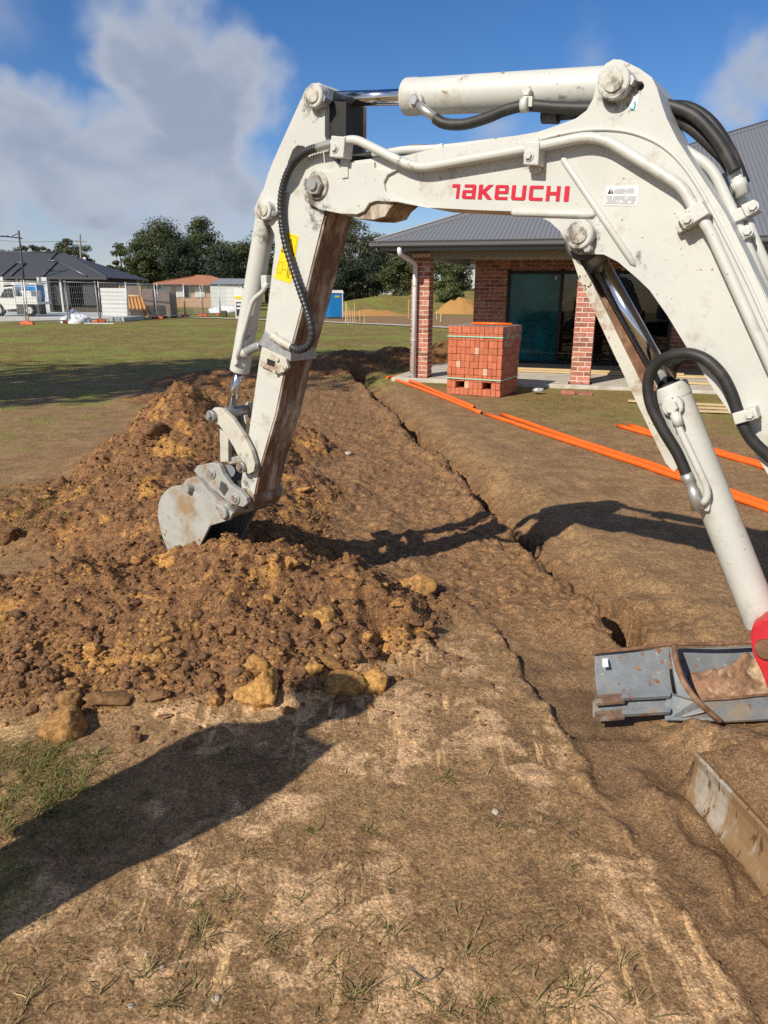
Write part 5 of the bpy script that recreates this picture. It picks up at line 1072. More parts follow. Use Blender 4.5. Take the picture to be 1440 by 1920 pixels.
def brick_pack():
    ang = R(-27); A = gz(837, 738); cw, rh, dl = .0785, .1115, .236; z0 = Hz(A.x + .4, A.y + .3)
    rt = empty('brick_pack', (A.x, A.y, z0), ang, 'strapped pack of new orange bricks beside the patio', 'brick pack')
    m = MB(); m.box((0, 0, 0), (.0765, .23, .1095)); o = m.build('b', 'brick_pack', None, .006, segs=1); me = o.data; bpy.data.objects.remove(o)
    me2 = me.copy(); me2.materials.clear(); me2.materials.append(MATS['brick_pale'])
    for r in range(10):
        for c in range(12):
            for d in range(4):
                if r == 1 and c in (2, 3, 8, 9): continue
                if not (d == 0 or c == 11 or (r == 9 and d < 4 and False)): continue
                o = bpy.data.objects.new('brick', me2 if (r, c, d) in ((6, 6, 0), (4, 2, 0), (3, 8, 0), (1, 4, 0)) else me); COL.objects.link(o); o.parent = rt
                o.location = (.04 + c * cw + random.gauss(0, .0018) + .006 * (r - 5) * 0, .115 + d * dl + random.gauss(0, .005) * (d == 0), rh * (r + .5) + random.gauss(0, .0012))
                o.rotation_euler = (random.gauss(0, .008), random.gauss(0, .01), random.gauss(0, .012))
    m = MB()
    for r in range(10):
        if r == 1:
            for a, b in ((0, 2), (4, 8), (10, 11)): m.box(((a + b) / 2 * cw, .6, rh * 1.5), ((b - a) * cw - .004, .70, .108))
        else: m.box((5.5 * cw, .6, rh * (r + .5)), (11 * cw - .004, .70, .109))
    o = m.build('inner_bricks', 'brick_pack', rt); o['kind'] = 'stuff'
    w, d = 12 * cw, 4 * dl
    for z in (rh * 2.45, rh * 8.55):
        q = [(-.008, -.014), (w + .008, -.014), (w + .008, d + .004), (-.008, d + .004)]; m = MB()
        for k in range(4):
            a, b = Vector((*q[k], z)), Vector((*q[(k + 1) % 4], z)); n = Vector((b - a)).cross(Vector((0, 0, 1))).normalized() * .004; u = Vector((0, 0, .009)); m.add([a - u + n, b - u + n, b + u + n, a + u + n, a - u, b - u, b + u, a + u], [(0, 1, 2, 3), (7, 6, 5, 4), (0, 4, 5, 1), (2, 6, 7, 3)])
        m.build('strap', 'strap_green', rt)
    # cap sheet and torn wrap on the right side
    nu = 22; V = []; F_ = []
    for i in range(nu):
        for j in range(10):
            u, v = i / (nu - 1), j / 9; y = -.005 + u * (d + .02); drop = (.30 + .12 * math.sin(u * 7) * u) * v; V.append((w + .010 + .02 * float(fbm(np.array([u * 6.]), np.array([v * 5.]), 3, 4)[0]) + .012 * v, y, 10 * rh + .004 - drop))
    for i in range(nu - 1):
        for j in range(9): k = i * 10 + j; F_.append((k, k + 1, k + 11, k + 10))
    np_mesh('torn_wrap', V, F_, 'wrap_clear', rt, True)
    m = MB(); m.box((w / 2, d / 2 + .01, 10 * rh + .008), (w + .02, d, .006)); m.build('top_sheet', 'wrap_clear', rt)
    for k in range(9):
        a = Vector((w + .006, .06 + k * .1, 0.01)); MB().tube([a, a + Vector((0, .02, 10 * rh - .3))], .002, 4).build('side_strap', 'galv', rt)
    for k, (x0, y0, L_) in enumerate(((.26, .42, .68), (.3, .48, .52))):
        p = rt.location; o = MB().tube([Vector((0, 0, 0)), Vector((L_, .03, 0))], .02, 10).build('conduit_pipe', 'conduit'); o.location = Vector((A.x, A.y, z0 + 10 * rh + .034)) + Matrix.Rotation(ang, 3, 'Z') @ Vector((x0, y0, 0)); o.rotation_euler.z = ang
        tag(o, 'short orange pipe lying on the brick pack, %s one' % ('front', 'rear')[k], 'pipe')
def wrapmat():
    m = bpy.data.materials.new('wrap_clear'); m.use_nodes = True; MATS['wrap_clear'] = m; nt = m.node_tree; N = nt.nodes; L = nt.links; N.remove(N['Principled BSDF'])
    tr = N.new('ShaderNodeBsdfTransparent'); gl = N.new('ShaderNodeBsdfGlossy'); gl.inputs['Roughness'].default_value = .22; df = N.new('ShaderNodeBsdfDiffuse'); df.inputs[0].default_value = (.55, .54, .53, 1)
    a = N.new('ShaderNodeMixShader'); a.inputs[0].default_value = .45; L.new(df.outputs[0], a.inputs[1]); L.new(gl.outputs[0], a.inputs[2])
    tc = N.new('ShaderNodeTexCoord'); nz = N.new('ShaderNodeTexNoise'); nz.inputs['Scale'].default_value = 14; nz.inputs['Detail'].default_value = 5; L.new(tc.outputs['Object'], nz.inputs[0])
    mr = N.new('ShaderNodeMapRange'); mr.inputs['From Min'].default_value = .35; mr.inputs['From Max'].default_value = .7; mr.inputs['To Min'].default_value = .12; mr.inputs['To Max'].default_value = .6; L.new(nz.outputs[0], mr.inputs[0])
    b = N.new('ShaderNodeMixShader'); L.new(mr.outputs[0], b.inputs[0]); L.new(tr.outputs[0], b.inputs[1]); L.new(a.outputs[0], b.inputs[2]); L.new(b.outputs[0], N['Material Output'].inputs[0])
wrapmat(); brick_pack()

# ------------------------------------------------------------------ far site: paths, buildings, fence, trees
def far_x(px, Y): return gy(px, 550, Y).x
def far_z(px, py, Y): return gy(px, py, Y).z
def ground_sheets():
    def strip(nm, pts, w, m_, z=.02):
        m = MB(); vs = []
        for i, p in enumerate(pts):
            a = Vector(pts[max(i - 1, 0)]); b = Vector(pts[min(i + 1, len(pts) - 1)]); d = (b - a).normalized(); s_ = Vector((-d.y, d.x)) * w / 2
            for k in (-1, 1): q = Vector(p) + s_ * k; vs.append((q.x, q.y, z + .02))
        m.add(vs, [(2 * i, 2 * i + 1, 2 * i + 3, 2 * i + 2) for i in range(len(pts) - 1)]); o = m.build(nm, m_, None); o['kind'] = 'structure'; return o
    strip('footpath', [(-60, 62), (-22, 52.5), (-11, 48.3), (-4, 43.5), (0, 40), (4.5, 35.5), (12, 27.5)], 1.0, 'concrete', .02)
    m = MB(); m.box((-27, 46.6, .12), (25, 10, .24)); o = m.build('driveway_slab', 'concrete_far', None, .03); o['kind'] = 'structure'
ground_sheets()
def box_part(par, nm, c, d, m_, bev=0, rz=0): m = MB(); m.box(c, d, Matrix.Rotation(rz, 3, 'Z') if rz else None); return m.build(nm, m_, par, bev)
def hip_roof(par, x0, x1, y0, y1, z0, zr, inset, m_, ov=.5):
    x0 -= ov; x1 += ov; y0 -= ov; y1 += ov; ym = (y0 + y1) / 2; m = MB()
    m.add([(x0, y0, z0), (x1, y0, z0), (x1, y1, z0), (x0, y1, z0), (x0 + inset, ym, zr), (x1 - inset, ym, zr)], [(0, 1, 5, 4), (1, 2, 5), (2, 3, 4, 5), (3, 0, 4), (3, 2, 1, 0)]); r = m.build('roof', m_, par)
    m = MB(); m.tube([(x0 + inset, ym, zr + .02), (x1 - inset, ym, zr + .02)], .09, 6)
    for a, b in (((x0, y0), (x0 + inset, ym)), ((x1, y0), (x1 - inset, ym))): m.tube([(*a, z0 + .02), (*b, zr + .02)], .07, 6)
    m.build('ridge_cap', m_, r); box_part(r, 'gutter', ((x0 + x1) / 2, y0 - .06, z0 - .05), (x1 - x0 + .1, .12, .16), m_); return r
def buildings():
    # dark roofed house under construction
    Y = 55; xl, xr = far_x(-190, Y), far_x(268, Y + 9.5); h = empty('house', ((xl + xr) / 2, Y + 7, 0), 0, 'low house with big charcoal hip roof behind the fence at left', 'house'); ox, oy = (xl + xr) / 2, Y + 7
    w = xr - xl; ez = far_z(100, 520, Y); rz = far_z(100, 474, Y + 5)
    box_part(h, 'wall', (0, -2, ez / 2), (w - 1, 9, ez), 'wall_brown'); hip_roof(h, -w / 2, w / 2, -6.5, 2.5, ez, rz, 5.0, 'house_dark_roof')
    for px in (2, 83):
        x = far_x(px, Y) - ox; box_part(h, 'pillar', (x, -6.85, ez / 2), (.7, .6, ez), 'shed_white'); box_part(h, 'pillar', (x + 1.2, -6.85, ez / 2), (.12, .12, ez), 'white_paint')
    # raised ribs that read as valleys of the front roof wing
    sx = lambda px: far_x(px, Y) - ox
    rp = lambda f, dz=.06: (-7 + 5 * f, ez + (rz - ez) * f + dz)
    for pts in (((83, .02), (82, .62)), ((82, .62), (63, .62)), ((63, .62), (62, .98)), ((84, .58), (165, .02)), ((5, .02), (6, .52)), ((6, .52), (24, .52)), ((24, .52), (23, .02))):
        MB().tube([(sx(a), *rp(f)) for a, f in pts], .075, 5).build('roof_flashing', 'gutter', h)
    for px, wd in ((30, 2.2), (115, 3.0), (150, 2.0)):
        f = box_part(h, 'window', (sx(px), -6.53, 1.35), (wd, .1, 1.6), 'alu_black'); box_part(f, 'pane', (sx(px), -6.60, 1.35), (wd - .16, .03, 1.44), 'window_dark')
    # tiled brick house
    Y = 82; xl, xr = far_x(303, Y), far_x(420, Y); ox = (xl + xr) / 2; w = xr - xl; ez = far_z(350, 532, Y); rz = far_z(350, 517, Y + 4); h = empty('house', (ox, Y + 5, 0), 0, 'orange brick house with terracotta tiled roof before the pines', 'house')
    box_part(h, 'wall', (0, 0, ez / 2), (w, 9, ez), 'wall_orange'); hip_roof(h, -w / 2, w / 2, -4.5, 4.5, ez, rz, 3.2, 'roof_terracotta', .7)
    for px, wd, m_ in ((311, .9, 'window_pale'), (340, 1.2, 'window_pale'), (348, .6, 'window_dark'), (373, .95, 'window_pale')):
        f = box_part(h, 'window', (far_x(px, Y) - ox, -4.53, ez - .85), (wd + .14, .1, 1.15), 'white_paint'); box_part(f, 'pane', (far_x(px, Y) - ox, -4.60, ez - .85), (wd, .03, 1.02), m_)
    # pale shed
    Y = 70; xl, xr = far_x(397, Y), far_x(457, Y); ox = (xl + xr) / 2; w = xr - xl; ez = far_z(430, 533, Y); h = empty('shed', (ox, Y + 2.5, 0), R(-3), 'pale steel shed with low grey roof beside the tiled house', 'shed')
    m = MB(); box_part(h, 'wall', (0, 0, ez / 2), (w, 5, ez), 'shed_white')
    m.add([(-w / 2 - .1, -2.7, ez), (w / 2 + .1, -2.7, ez), (w / 2 + .1, 0, ez + .55), (-w / 2 + .3, 0, ez + .55), (w / 2 + .1, 2.7, ez), (-w / 2 - .1, 2.7, ez)], [(0, 1, 2, 3), (3, 2, 4, 5), (0, 5, 4, 1), (0, 3, 5), (1, 4, 2)]); m.build('roof', 'shed_roof', h); box_part(h, 'door', (w / 2 - 1.0, -2.52, .95), (.9, .06, 1.9), 'white_paint')
    # white cabinet with a yellow band, notice board before it
    Y = 49; x = far_x(452, Y); h = empty('site_cabinet', (x, Y, 0), 0, 'narrow white site cabinet with yellow band at fence end', 'cabinet'); zt = far_z(452, 541, Y)
    box_part(h, 'body', (0, 0, zt / 2), (.72, .7, zt), 'white_paint', .03); box_part(h, 'band', (0, -.36, far_z(452, 558, Y)), (.73, .02, .16), 'sticker_yellow')
    b = empty('notice_board', (far_x(447, 46.5), 46.5, 0), 0, 'small navy notice board on two legs before the white cabinet', 'notice board'); box_part(b, 'panel', (0, 0, .62), (.36, .03, .85), 'cloth_navy')
    for z in (.9, .68): box_part(b, 'notice', (0, -.02, z), (.28, .01, .12), 'sticker_white')
    for s_ in (-.15, .15): box_part(b, 'leg', (s_, 0, .1), (.04, .04, .2), 'galv')
    # portable toilet
    Y = 49.5; x = far_x(624, Y); zt = far_z(624, 544, Y); h = empty('portable_toilet', (x, Y, 0), R(24), 'bright blue portable toilet with white roof', 'toilet')
    box_part(h, 'body', (0, 0, zt * .45 + .05), (1.02, 1.02, zt * .9), 'toilet_blue', .03); m = MB(); m.add([(sx * .56, sy * .56, zt * .9) for sx, sy in ((-1, -1), (1, -1), (1, 1), (-1, 1))] + [(sx * .5, sy * .5, zt) for sx, sy in ((-1, -1), (1, -1), (1, 1), (-1, 1))], [(0, 1, 5, 4), (1, 2, 6, 5), (2, 3, 7, 6), (3, 0, 4, 7), (4, 5, 6, 7), (3, 2, 1, 0)]); m.build('roof', 'white_paint', h)
    for k in range(9): box_part(h, 'rib', (-.53, -.4 + k * .1, zt * .47), (.03, .035, zt * .75), 'toilet_blue')
    box_part(h, 'door', (.0, -.52, zt * .46), (.78, .04, zt * .8), 'toilet_blue', .01); box_part(h, 'door_jamb', (.47, -.53, zt * .46), (.06, .05, zt * .86), 'white_paint'); box_part(h, 'sign', (.1, -.545, zt * .78), (.3, .02, .1), 'sticker_yellow'); box_part(h, 'base', (0, 0, .06), (1.1, 1.1, .12), 'machine_dark')
buildings()
def fence():
    def panel(p0, p1, z0, lean, lab):
        p0, p1 = Vector(p0), Vector(p1); L_ = (p1 - p0).length; a = math.atan2(p1.y - p0.y, p1.x - p0.x)
        h = empty('mesh_fence', (p0.x, p0.y, 0), a, lab, 'fence panel', 'temporary mesh fence panels'); hh = 2.05
        def T(x, z): return Vector((x, lean * z, .08 + z + z0 * x / L_))
        for x in (.02, L_ - .02): MB().tube([T(x, -.05), T(x, hh)], .034, 6).build('upright', 'galv', h)
        for z in (.08, hh * .97): MB().tube([T(.02, z), T(L_ - .02, z)], .028, 6).build('rail', 'galv', h)
        m = MB(); n = int(L_ / .12)
        for k in range(1, n): m.tube([T(k * L_ / n, .08), T(k * L_ / n, hh * .97)], .0055, 3, False)
        for k in range(1, 7): z = hh * k / 7; m.tube([T(0, z), T(L_, z)], .0055, 3, False)
        m.build('wire_mesh', 'galv', h)
    pts = [(-60, 37.0), (45, 37.4), (124, 39.2), (183, 41.0), (237, 43.6), (293, 46.8), (345, 50), (378, 52.5), (411, 55), (452, 57.5)]
    nm = ['fence panel cut by the left picture edge', 'fence panel in front of the white ute tray', 'fence panel behind the white tarp heap', 'fence panel in front of the pale block wall', 'fence panel across the leaning timber frame', 'fence panel before the brown formwork box', 'fence panel before the tiled house left half', 'fence panel before the tiled house right half', 'fence panel before the pale shed']
    W_ = [Vector((far_x(px, Y), Y)) for px, Y in pts]
    for i in range(len(pts) - 1):
        d = (W_[i + 1] - W_[i]); panel(W_[i] + d * .01, W_[i] + d * .98, 0, .03 * (-1) ** i, nm[i])
    fl = ['orange fence foot at the far left', 'orange fence foot left of white tarp heap', 'orange fence foot right of white tarp heap', 'orange fence foot under pale block wall', 'orange fence foot left of formwork box', 'orange fence foot right of formwork box', 'orange fence foot before the tiled house', 'orange fence foot before the shed']
    for k, w in enumerate(W_[1:9]):
        o = MB(); o.box((0, 0, .07), (.62, .24, .14)); o.box((0, 0, .155), (.2, .16, .04)); b = o.build('barrier_block', 'barrier_orange', None, .02); b.location = (w.x, w.y - .05, .0); b.rotation_euler.z = 1.2 * (k % 2); tag(b, fl[k], 'fence foot', 'orange fence feet')
fence()
def far_props():
    # white ute
    Y = 43; x0 = far_x(-12, Y); h = empty('utility_truck', (x0, Y, .24), 0, 'white tray-back ute with ladder rack parked on the slab', 'ute'); s_ = (far_x(83, Y) - x0) / 5.1
    body = [(0, .35), (.05, .75), (.9, .95), (1.25, 1.0), (1.9, 1.55), (2.75, 1.6), (2.85, .9), (2.85, .4), (1.5, .35), (1.42, .62), (1.2, .72), (.85, .72), (.63, .6), (.6, .35)]
    m = MB(); m.prism([(a * s_, z) for a, z in body], lambda x, z, s: Vector((x, .85 if s else -.85, z))); m.build('cab', 'white_paint', h, .03)
    for pts in ([(1.35, 1.02), (1.92, 1.48), (2.15, 1.48), (2.15, 1.02)], [(2.22, 1.02), (2.22, 1.5), (2.66, 1.5), (2.7, 1.02)]):
        m = MB(); m.prism([(a * s_, z) for a, z in pts], lambda x, z, s: Vector((x, -.86 if s else -.875, z))); m.build('side_window', 'window_dark', h)
    box_part(h, 'tray', (3.95 * s_, 0, .72), (2.1 * s_, 1.75, .12), 'white_paint', .01); box_part(h, 'tray_side', (3.95 * s_, -.87, .92), (2.1 * s_, .04, .3), 'white_paint', .01); box_part(h, 'tool_box', (3.6 * s_, .1, 1.1), (1.2 * s_, 1.2, .6), 'white_paint', .03)
    m = MB()
    for z in (1.72, 1.80): m.tube([(1.4 * s_, -.8, z), (5.9 * s_, -.8, z)], .03, 6)
    for x in (2.9, 5.0): m.tube([(x * s_, -.8, .8), (x * s_, -.8, 1.78)], .03, 6); m.tube([(x * s_, -.8, 1.78), (x * s_, .8, 1.78)], .03, 6)
    m.build('ladder_rack', 'white_paint', h)
    for a in (1.03, 4.1): o = MB().cyl((a * s_, -.88, .34), (a * s_, -.62, .34), .34, 18, .03).build('wheel', 'tyre', h); MB().cyl((a * s_, -.89, .34), (a * s_, -.87, .34), .19, 14).build('rim', 'galv', o)
    o = empty('blue_drum', (far_x(55, 46), 46, 0), 0, 'blue and white water cube standing behind the ute rack', 'tank'); box_part(o, 'tank', (0, 0, 1.55), (1.5, 1, .8), 'toilet_blue', .1); box_part(o, 'tank_lid', (0, 0, 2.0), (1.55, 1.05, .12), 'white_paint', .05); box_part(o, 'stand', (0, 0, .6), (1.4, .9, 1.12), 'machine_dark')
    # tarp heap
    p = gz(140, 606); V, F_ = rock_shape(900, 4, .5); V = V * np.array([1.05, .7, .95]); V[:, 2] = np.maximum(V[:, 2], -.05); V = V * (1 + .35 * fbm(V[:, 0] * 3 + 5, V[:, 1] * 3 + V[:, 2] * 4, 4, 11)[:, None]); V *= np.array([.95, .8, 1.15]); o = np_mesh('tarp_heap', V * 1.05, F_, 'tarp', smooth=True); o.location = (p.x, p.y, .0); tag(o, 'crumpled white plastic sheet heaped on the lawn before the fence', 'tarp')
    q = gz(175, 608); o = MB(); o.box((0, 0, .03), (1.5, .05, .04)); o = o.build('batten', 'white_paint'); o.location = (q.x + .3, q.y, .02); tag(o, 'thin white batten lying right of the plastic heap', 'batten')
    p = gz(418, 588); V, F_ = rock_shape(901, 3, .4); o = np_mesh('tarp_heap', V * np.array([1.6, .9, 1.6]), F_, 'tarp', smooth=True); o.location = (p.x, p.y + 2, .1); tag(o, 'white plastic heap behind the fence before the shed', 'tarp')
    # pale block wall, leaning frame, formwork
    Y = 44.5; xa, xb = far_x(190, Y), far_x(238, Y); h = empty('block_wall', (xa, Y, .0), 0, 'pale stacked block wall behind the fence', 'wall'); zt = far_z(210, 540, Y)
    for r in range(8): box_part(h, 'block_course', ((xb - xa) / 2, .02 * (r % 2), zt * (r + .5) / 8), (xb - xa, .3, zt / 8 - .02), 'white_paint', .012)
    Y = 47; xa, xb = far_x(226, Y), far_x(264, Y); z0, z1 = far_z(245, 559, Y), far_z(245, 536, Y); h = empty('formwork_sheet', (xa, Y, 0), 0, 'dark ply sheet in an orange timber frame', 'formwork')
    box_part(h, 'ply_sheet', ((xb - xa) / 2, 0, (z0 + z1) / 2), (xb - xa, .03, z1 - z0), 'formply')
    for x in (0, xb - xa): box_part(h, 'post', (x, -.03, z1 / 2), (.08, .06, z1), 'timber_orange')
    box_part(h, 'rail', ((xb - xa) / 2, -.03, z0), (xb - xa, .06, .1), 'timber_orange')
    h = empty('leaning_frame', (far_x(238, 46), 46, 0), 0, 'orange timber wall frame lying aslant below the dark ply sheet', 'timber frame')
    A, B_, C_, D_ = [Vector((far_x(px, Yy) - far_x(238, 46), Yy - 46, z)) for px, Yy, z in ((240, 46.9, 1.35), (264, 46.9, 1.35), (275, 45.2, .15), (243, 45.2, .15))]
    for k in range(5): t = k / 4; MB().tube([A.lerp(B_, t), D_.lerp(C_, t)], .06, 4).build('stud', 'timber_orange', h)
    for t in (0, 1): MB().tube([A.lerp(D_, t), B_.lerp(C_, t)], .07, 4).build('plate', 'timber', h)
    m = MB(); n = Vector((0, .06, -.04)); m.add([A + n, B_ + n, C_ + n, D_ + n, A + n * 1.3, B_ + n * 1.3, C_ + n * 1.3, D_ + n * 1.3], [(0, 1, 2, 3), (7, 6, 5, 4), (0, 4, 5, 1), (1, 5, 6, 2), (2, 6, 7, 3), (3, 7, 4, 0)]); m.build('sheet', 'timber_orange', h)
    Y = 48.2; xa, xb = far_x(266, Y), far_x(327, Y + 1.2); h = empty('formwork_box', (xa, Y, 0), 0, 'large brown formply box beside the leaning timber frame', 'formwork'); zl, zr = far_z(266, 541, Y), far_z(327, 548, Y)
    m = MB(); w = xb - xa; m.prism([(0, .05), (w, .05), (w, zr), (0, zl)], lambda x, z, s: Vector((x, 1.6 if s else 0, z))); m.build('panel', 'formply', h); m = MB(); m.tube([(0, -.04, zl * .62), (w, -.04, zr * .60)], .04, 4); m.build('waler', 'wall_brown', h)
    box_part(h, 'panel_joint', (w * .42, -.03, zl * .48), (.06, .05, zl * .93), 'alu_black')
    p = gz(262, 592); o = box_part(None, 'timber_baulk', (0, 0, .15), (1.1, .3, .3), 'timber_grey', .03); o.location = (p.x, p.y, 0); tag(o, 'short thick timber baulk on the grass before the formwork', 'timber')
    p = gz(420, 594); o = box_part(None, 'service_pit', (0, 0, .2), (.4, .4, .4), 'leaf_bush', .04); o.location = (p.x, p.y, 0); tag(o, 'small green service box on the lawn edge', 'box')
    # light column
    Y = 54; x = far_x(46, Y); tp = gy(35, 432, Y); h = empty('street_lamp', (x, Y, 0), 0, 'dark street lamp with one arm at the far left', 'street lamp'); t = Vector((tp.x - x, 0, tp.z))
    MB().tube([(0, 0, 0), t], [.09, .055], 8).build('post', 'pole_dark', h); a = gy(8, 443, Y); a = Vector((a.x - x, 0, a.z)); b = gy(42, 447, Y); b = Vector((b.x - x, 0, b.z)); MB().tube([a, b], .045, 6).build('arm', 'pole_dark', h); MB().tube([a.lerp(b, .35), t.lerp(Vector((0, 0, 0)), .03)], .03, 6).build('stay', 'pole_dark', h); box_part(h, 'lantern', a, (.55, .25, .1), 'pole_dark', .03)
    # power pole
    Y = 110; x = far_x(153, Y); tp = gy(150, 439, Y); h = empty('power_pole', (x, Y, 0), 0, 'grey timber power pole behind the charcoal roof', 'power pole'); MB().tube([(0, 0, 0), (tp.x - x, 0, tp.z)], [.2, .13], 8).build('post', 'timber_grey', h); box_part(h, 'crossarm', (tp.x - x, 0, tp.z - 1.0), (1.6, .12, .12), 'timber_grey'); box_part(h, 'transformer', (tp.x - x + .3, 0, tp.z - 3.4), (.4, .4, .6), 'galv', .05)
    o = MB().tube([(far_x(-40, 110), 110, tp.z - .9 + .2), (far_x(60, 110), 110, tp.z - 1.1), (tp.x, 110, tp.z - .9)], .022, 4).build('power_line', 'pole_dark'); tag(o, 'thin overhead wire running left from the power pole', 'wire')
    # survey stakes
    for k, (px, py, hh) in enumerate(((648, 606, 1.15), (652, 608, 1.0), (657, 606, .8), (662, 606, .75), (666, 607, 1.1), (675, 605, .7), (683, 608, .5), (766, 597, 1.2), (819, 599, .6), (826, 603, .5), (650, 585, .7))):
        p = gz(px, py); o = box_part(None, 'survey_stake', (0, 0, hh / 2), (.05, .035, hh), 'timber', .004); o.location = (p.x, p.y, 0); o.rotation_euler = (random.uniform(-.04, .04), random.uniform(-.05, .05), .3 * k)
        tag(o, ('first pale stake right of the blue toilet, tallest at the left', 'second stake right of the blue toilet, slightly nearer', 'third stake right of the toilet, a short one', 'fourth stake in the cluster right of the toilet', 'fifth stake in the cluster, tall one in its middle', 'sixth stake in the cluster, short one', 'last and shortest stake at the right end of the cluster', '', '', '', 'lone small stake farther back behind the cluster')[k] if k < 7 or k == 10 else ('single stake left of the brick column', 'stake between column and brick wall, left one', 'stake between column and brick wall, right one')[k - 7], 'stake', 'survey stakes')
    # soil mounds far away
    def mound(px, py, Y, rx, ry, hh, lab, oc, seed):
        x = far_x(px, Y); n = 34; V = []; F_ = []
        for i in range(n):
            for j in range(n):
                u, v = i / (n - 1) * 2 - 1, j / (n - 1) * 2 - 1; r = math.hypot(u, v); V.append((u * rx, v * ry, -.15 + hh * max(0, 1 - r ** 1.6)))
        V = np.array(V); V[:, 2] *= 1 + .5 * fbm(V[:, 0] * 1.2 + seed, V[:, 1] * 1.2, 4, seed); 
        for i in range(n - 1):
            for j in range(n - 1): k = i * n + j; F_.append((k, k + n, k + n + 1, k + 1))
        o = np_mesh('soil_mound', V, F_, 'clod', smooth=True, attrs=dict(ochre=np.full(len(V), oc))); o.location = (x, Y, 0); tag(o, lab, 'soil mound')
    mound(868, 570, 64, 2.6, 2, 1.5, 'tan soil mound between brick column and house wall', .85, 3); mound(690, 587, 57, 4.2, 1.2, .6, 'low orange clay row right of the blue toilet', .75, 4)
far_props()

def tree(name, label, x, y, h, w, kind, group, trunk=.3, n_cl=26, per=120, leaf=.35, seed=0, base=.25, parts=True):
    r = random.Random(seed); R_ = np.random.default_rng(seed)
    t = empty(name, (x, y, 0), 0, label, 'tree' if kind != 'leaf_bush' else 'bush', group); m = MB(); bark = 'bark_pale' if kind == 'leaf_gum' else 'bark'
    lean = Vector((r.uniform(-.05, .05) * h, r.uniform(-.05, .05) * h, h * .8)); tr = h * .018 + .05
    m.tube([Vector((0, 0, -.2)), lean * .35, lean * .7, lean], [tr * 1.25, tr, tr * .6, tr * .2], 7); cl = []
    for k in range(n_cl):
        for _ in range(20):
            u = Vector((r.uniform(-1, 1), r.uniform(-1, 1), r.uniform(-1, 1)))
            if .25 < u.length < 1: break
        zz = base + (1 - base) * (u.z * .5 + .5); prof = math.sin(min(1, (zz - base) / (1 - base) * .86 + .14) * math.pi) ** (.55 if kind != 'leaf_gum' else .4)
        c = Vector((u.x * w / 2 * prof, u.y * w / 2 * prof, zz * h)) + lean * .1 * 0; cl.append(c)
        if kind == 'leaf_gum' or k % 3 == 0:
            a = lean * min(.95, max(.15, zz - .28)); m.tube([a, a.lerp(c, .55) + Vector((0, 0, -.03 * h)), c], [tr * .38, tr * .24, tr * .08], 5)
    m.build('trunk', bark, t)
    V = []; cr = w * (.18 if kind == 'leaf_gum' else .235)
    for c in cl:
        k = int(per * (2.4 if kind == 'leaf_gum' else 3.3) * r.uniform(.6, 1.3)); d = R_.normal(size=(k, 3)); d /= np.linalg.norm(d, axis=1)[:, None]; rad = R_.random(k) ** .45
        p = np.array(c) + d * rad[:, None] * np.array([cr, cr, cr * (.6 if kind == 'leaf_gum' else .62)]) * r.uniform(.6, 1.25)
        nn = d + R_.normal(size=(k, 3)) * .6 + np.array([0, 0, .35]); nn /= np.linalg.norm(nn, axis=1)[:, None]; a = np.cross(nn, R_.normal(size=(k, 3))); a /= np.linalg.norm(a, axis=1)[:, None] + 1e-9; b = np.cross(nn, a)
        s_ = leaf * R_.uniform(.5, 1.3, k)[:, None]; V.append(np.stack([p - a * s_ * .5, p + b * s_ * .32, p + a * s_ * .5, p - b * s_ * .32], 1).reshape(-1, 3))
    V = np.concatenate(V); F_ = np.arange(len(V)).reshape(-1, 4); np_mesh('crown', V, F_, kind, t); return t
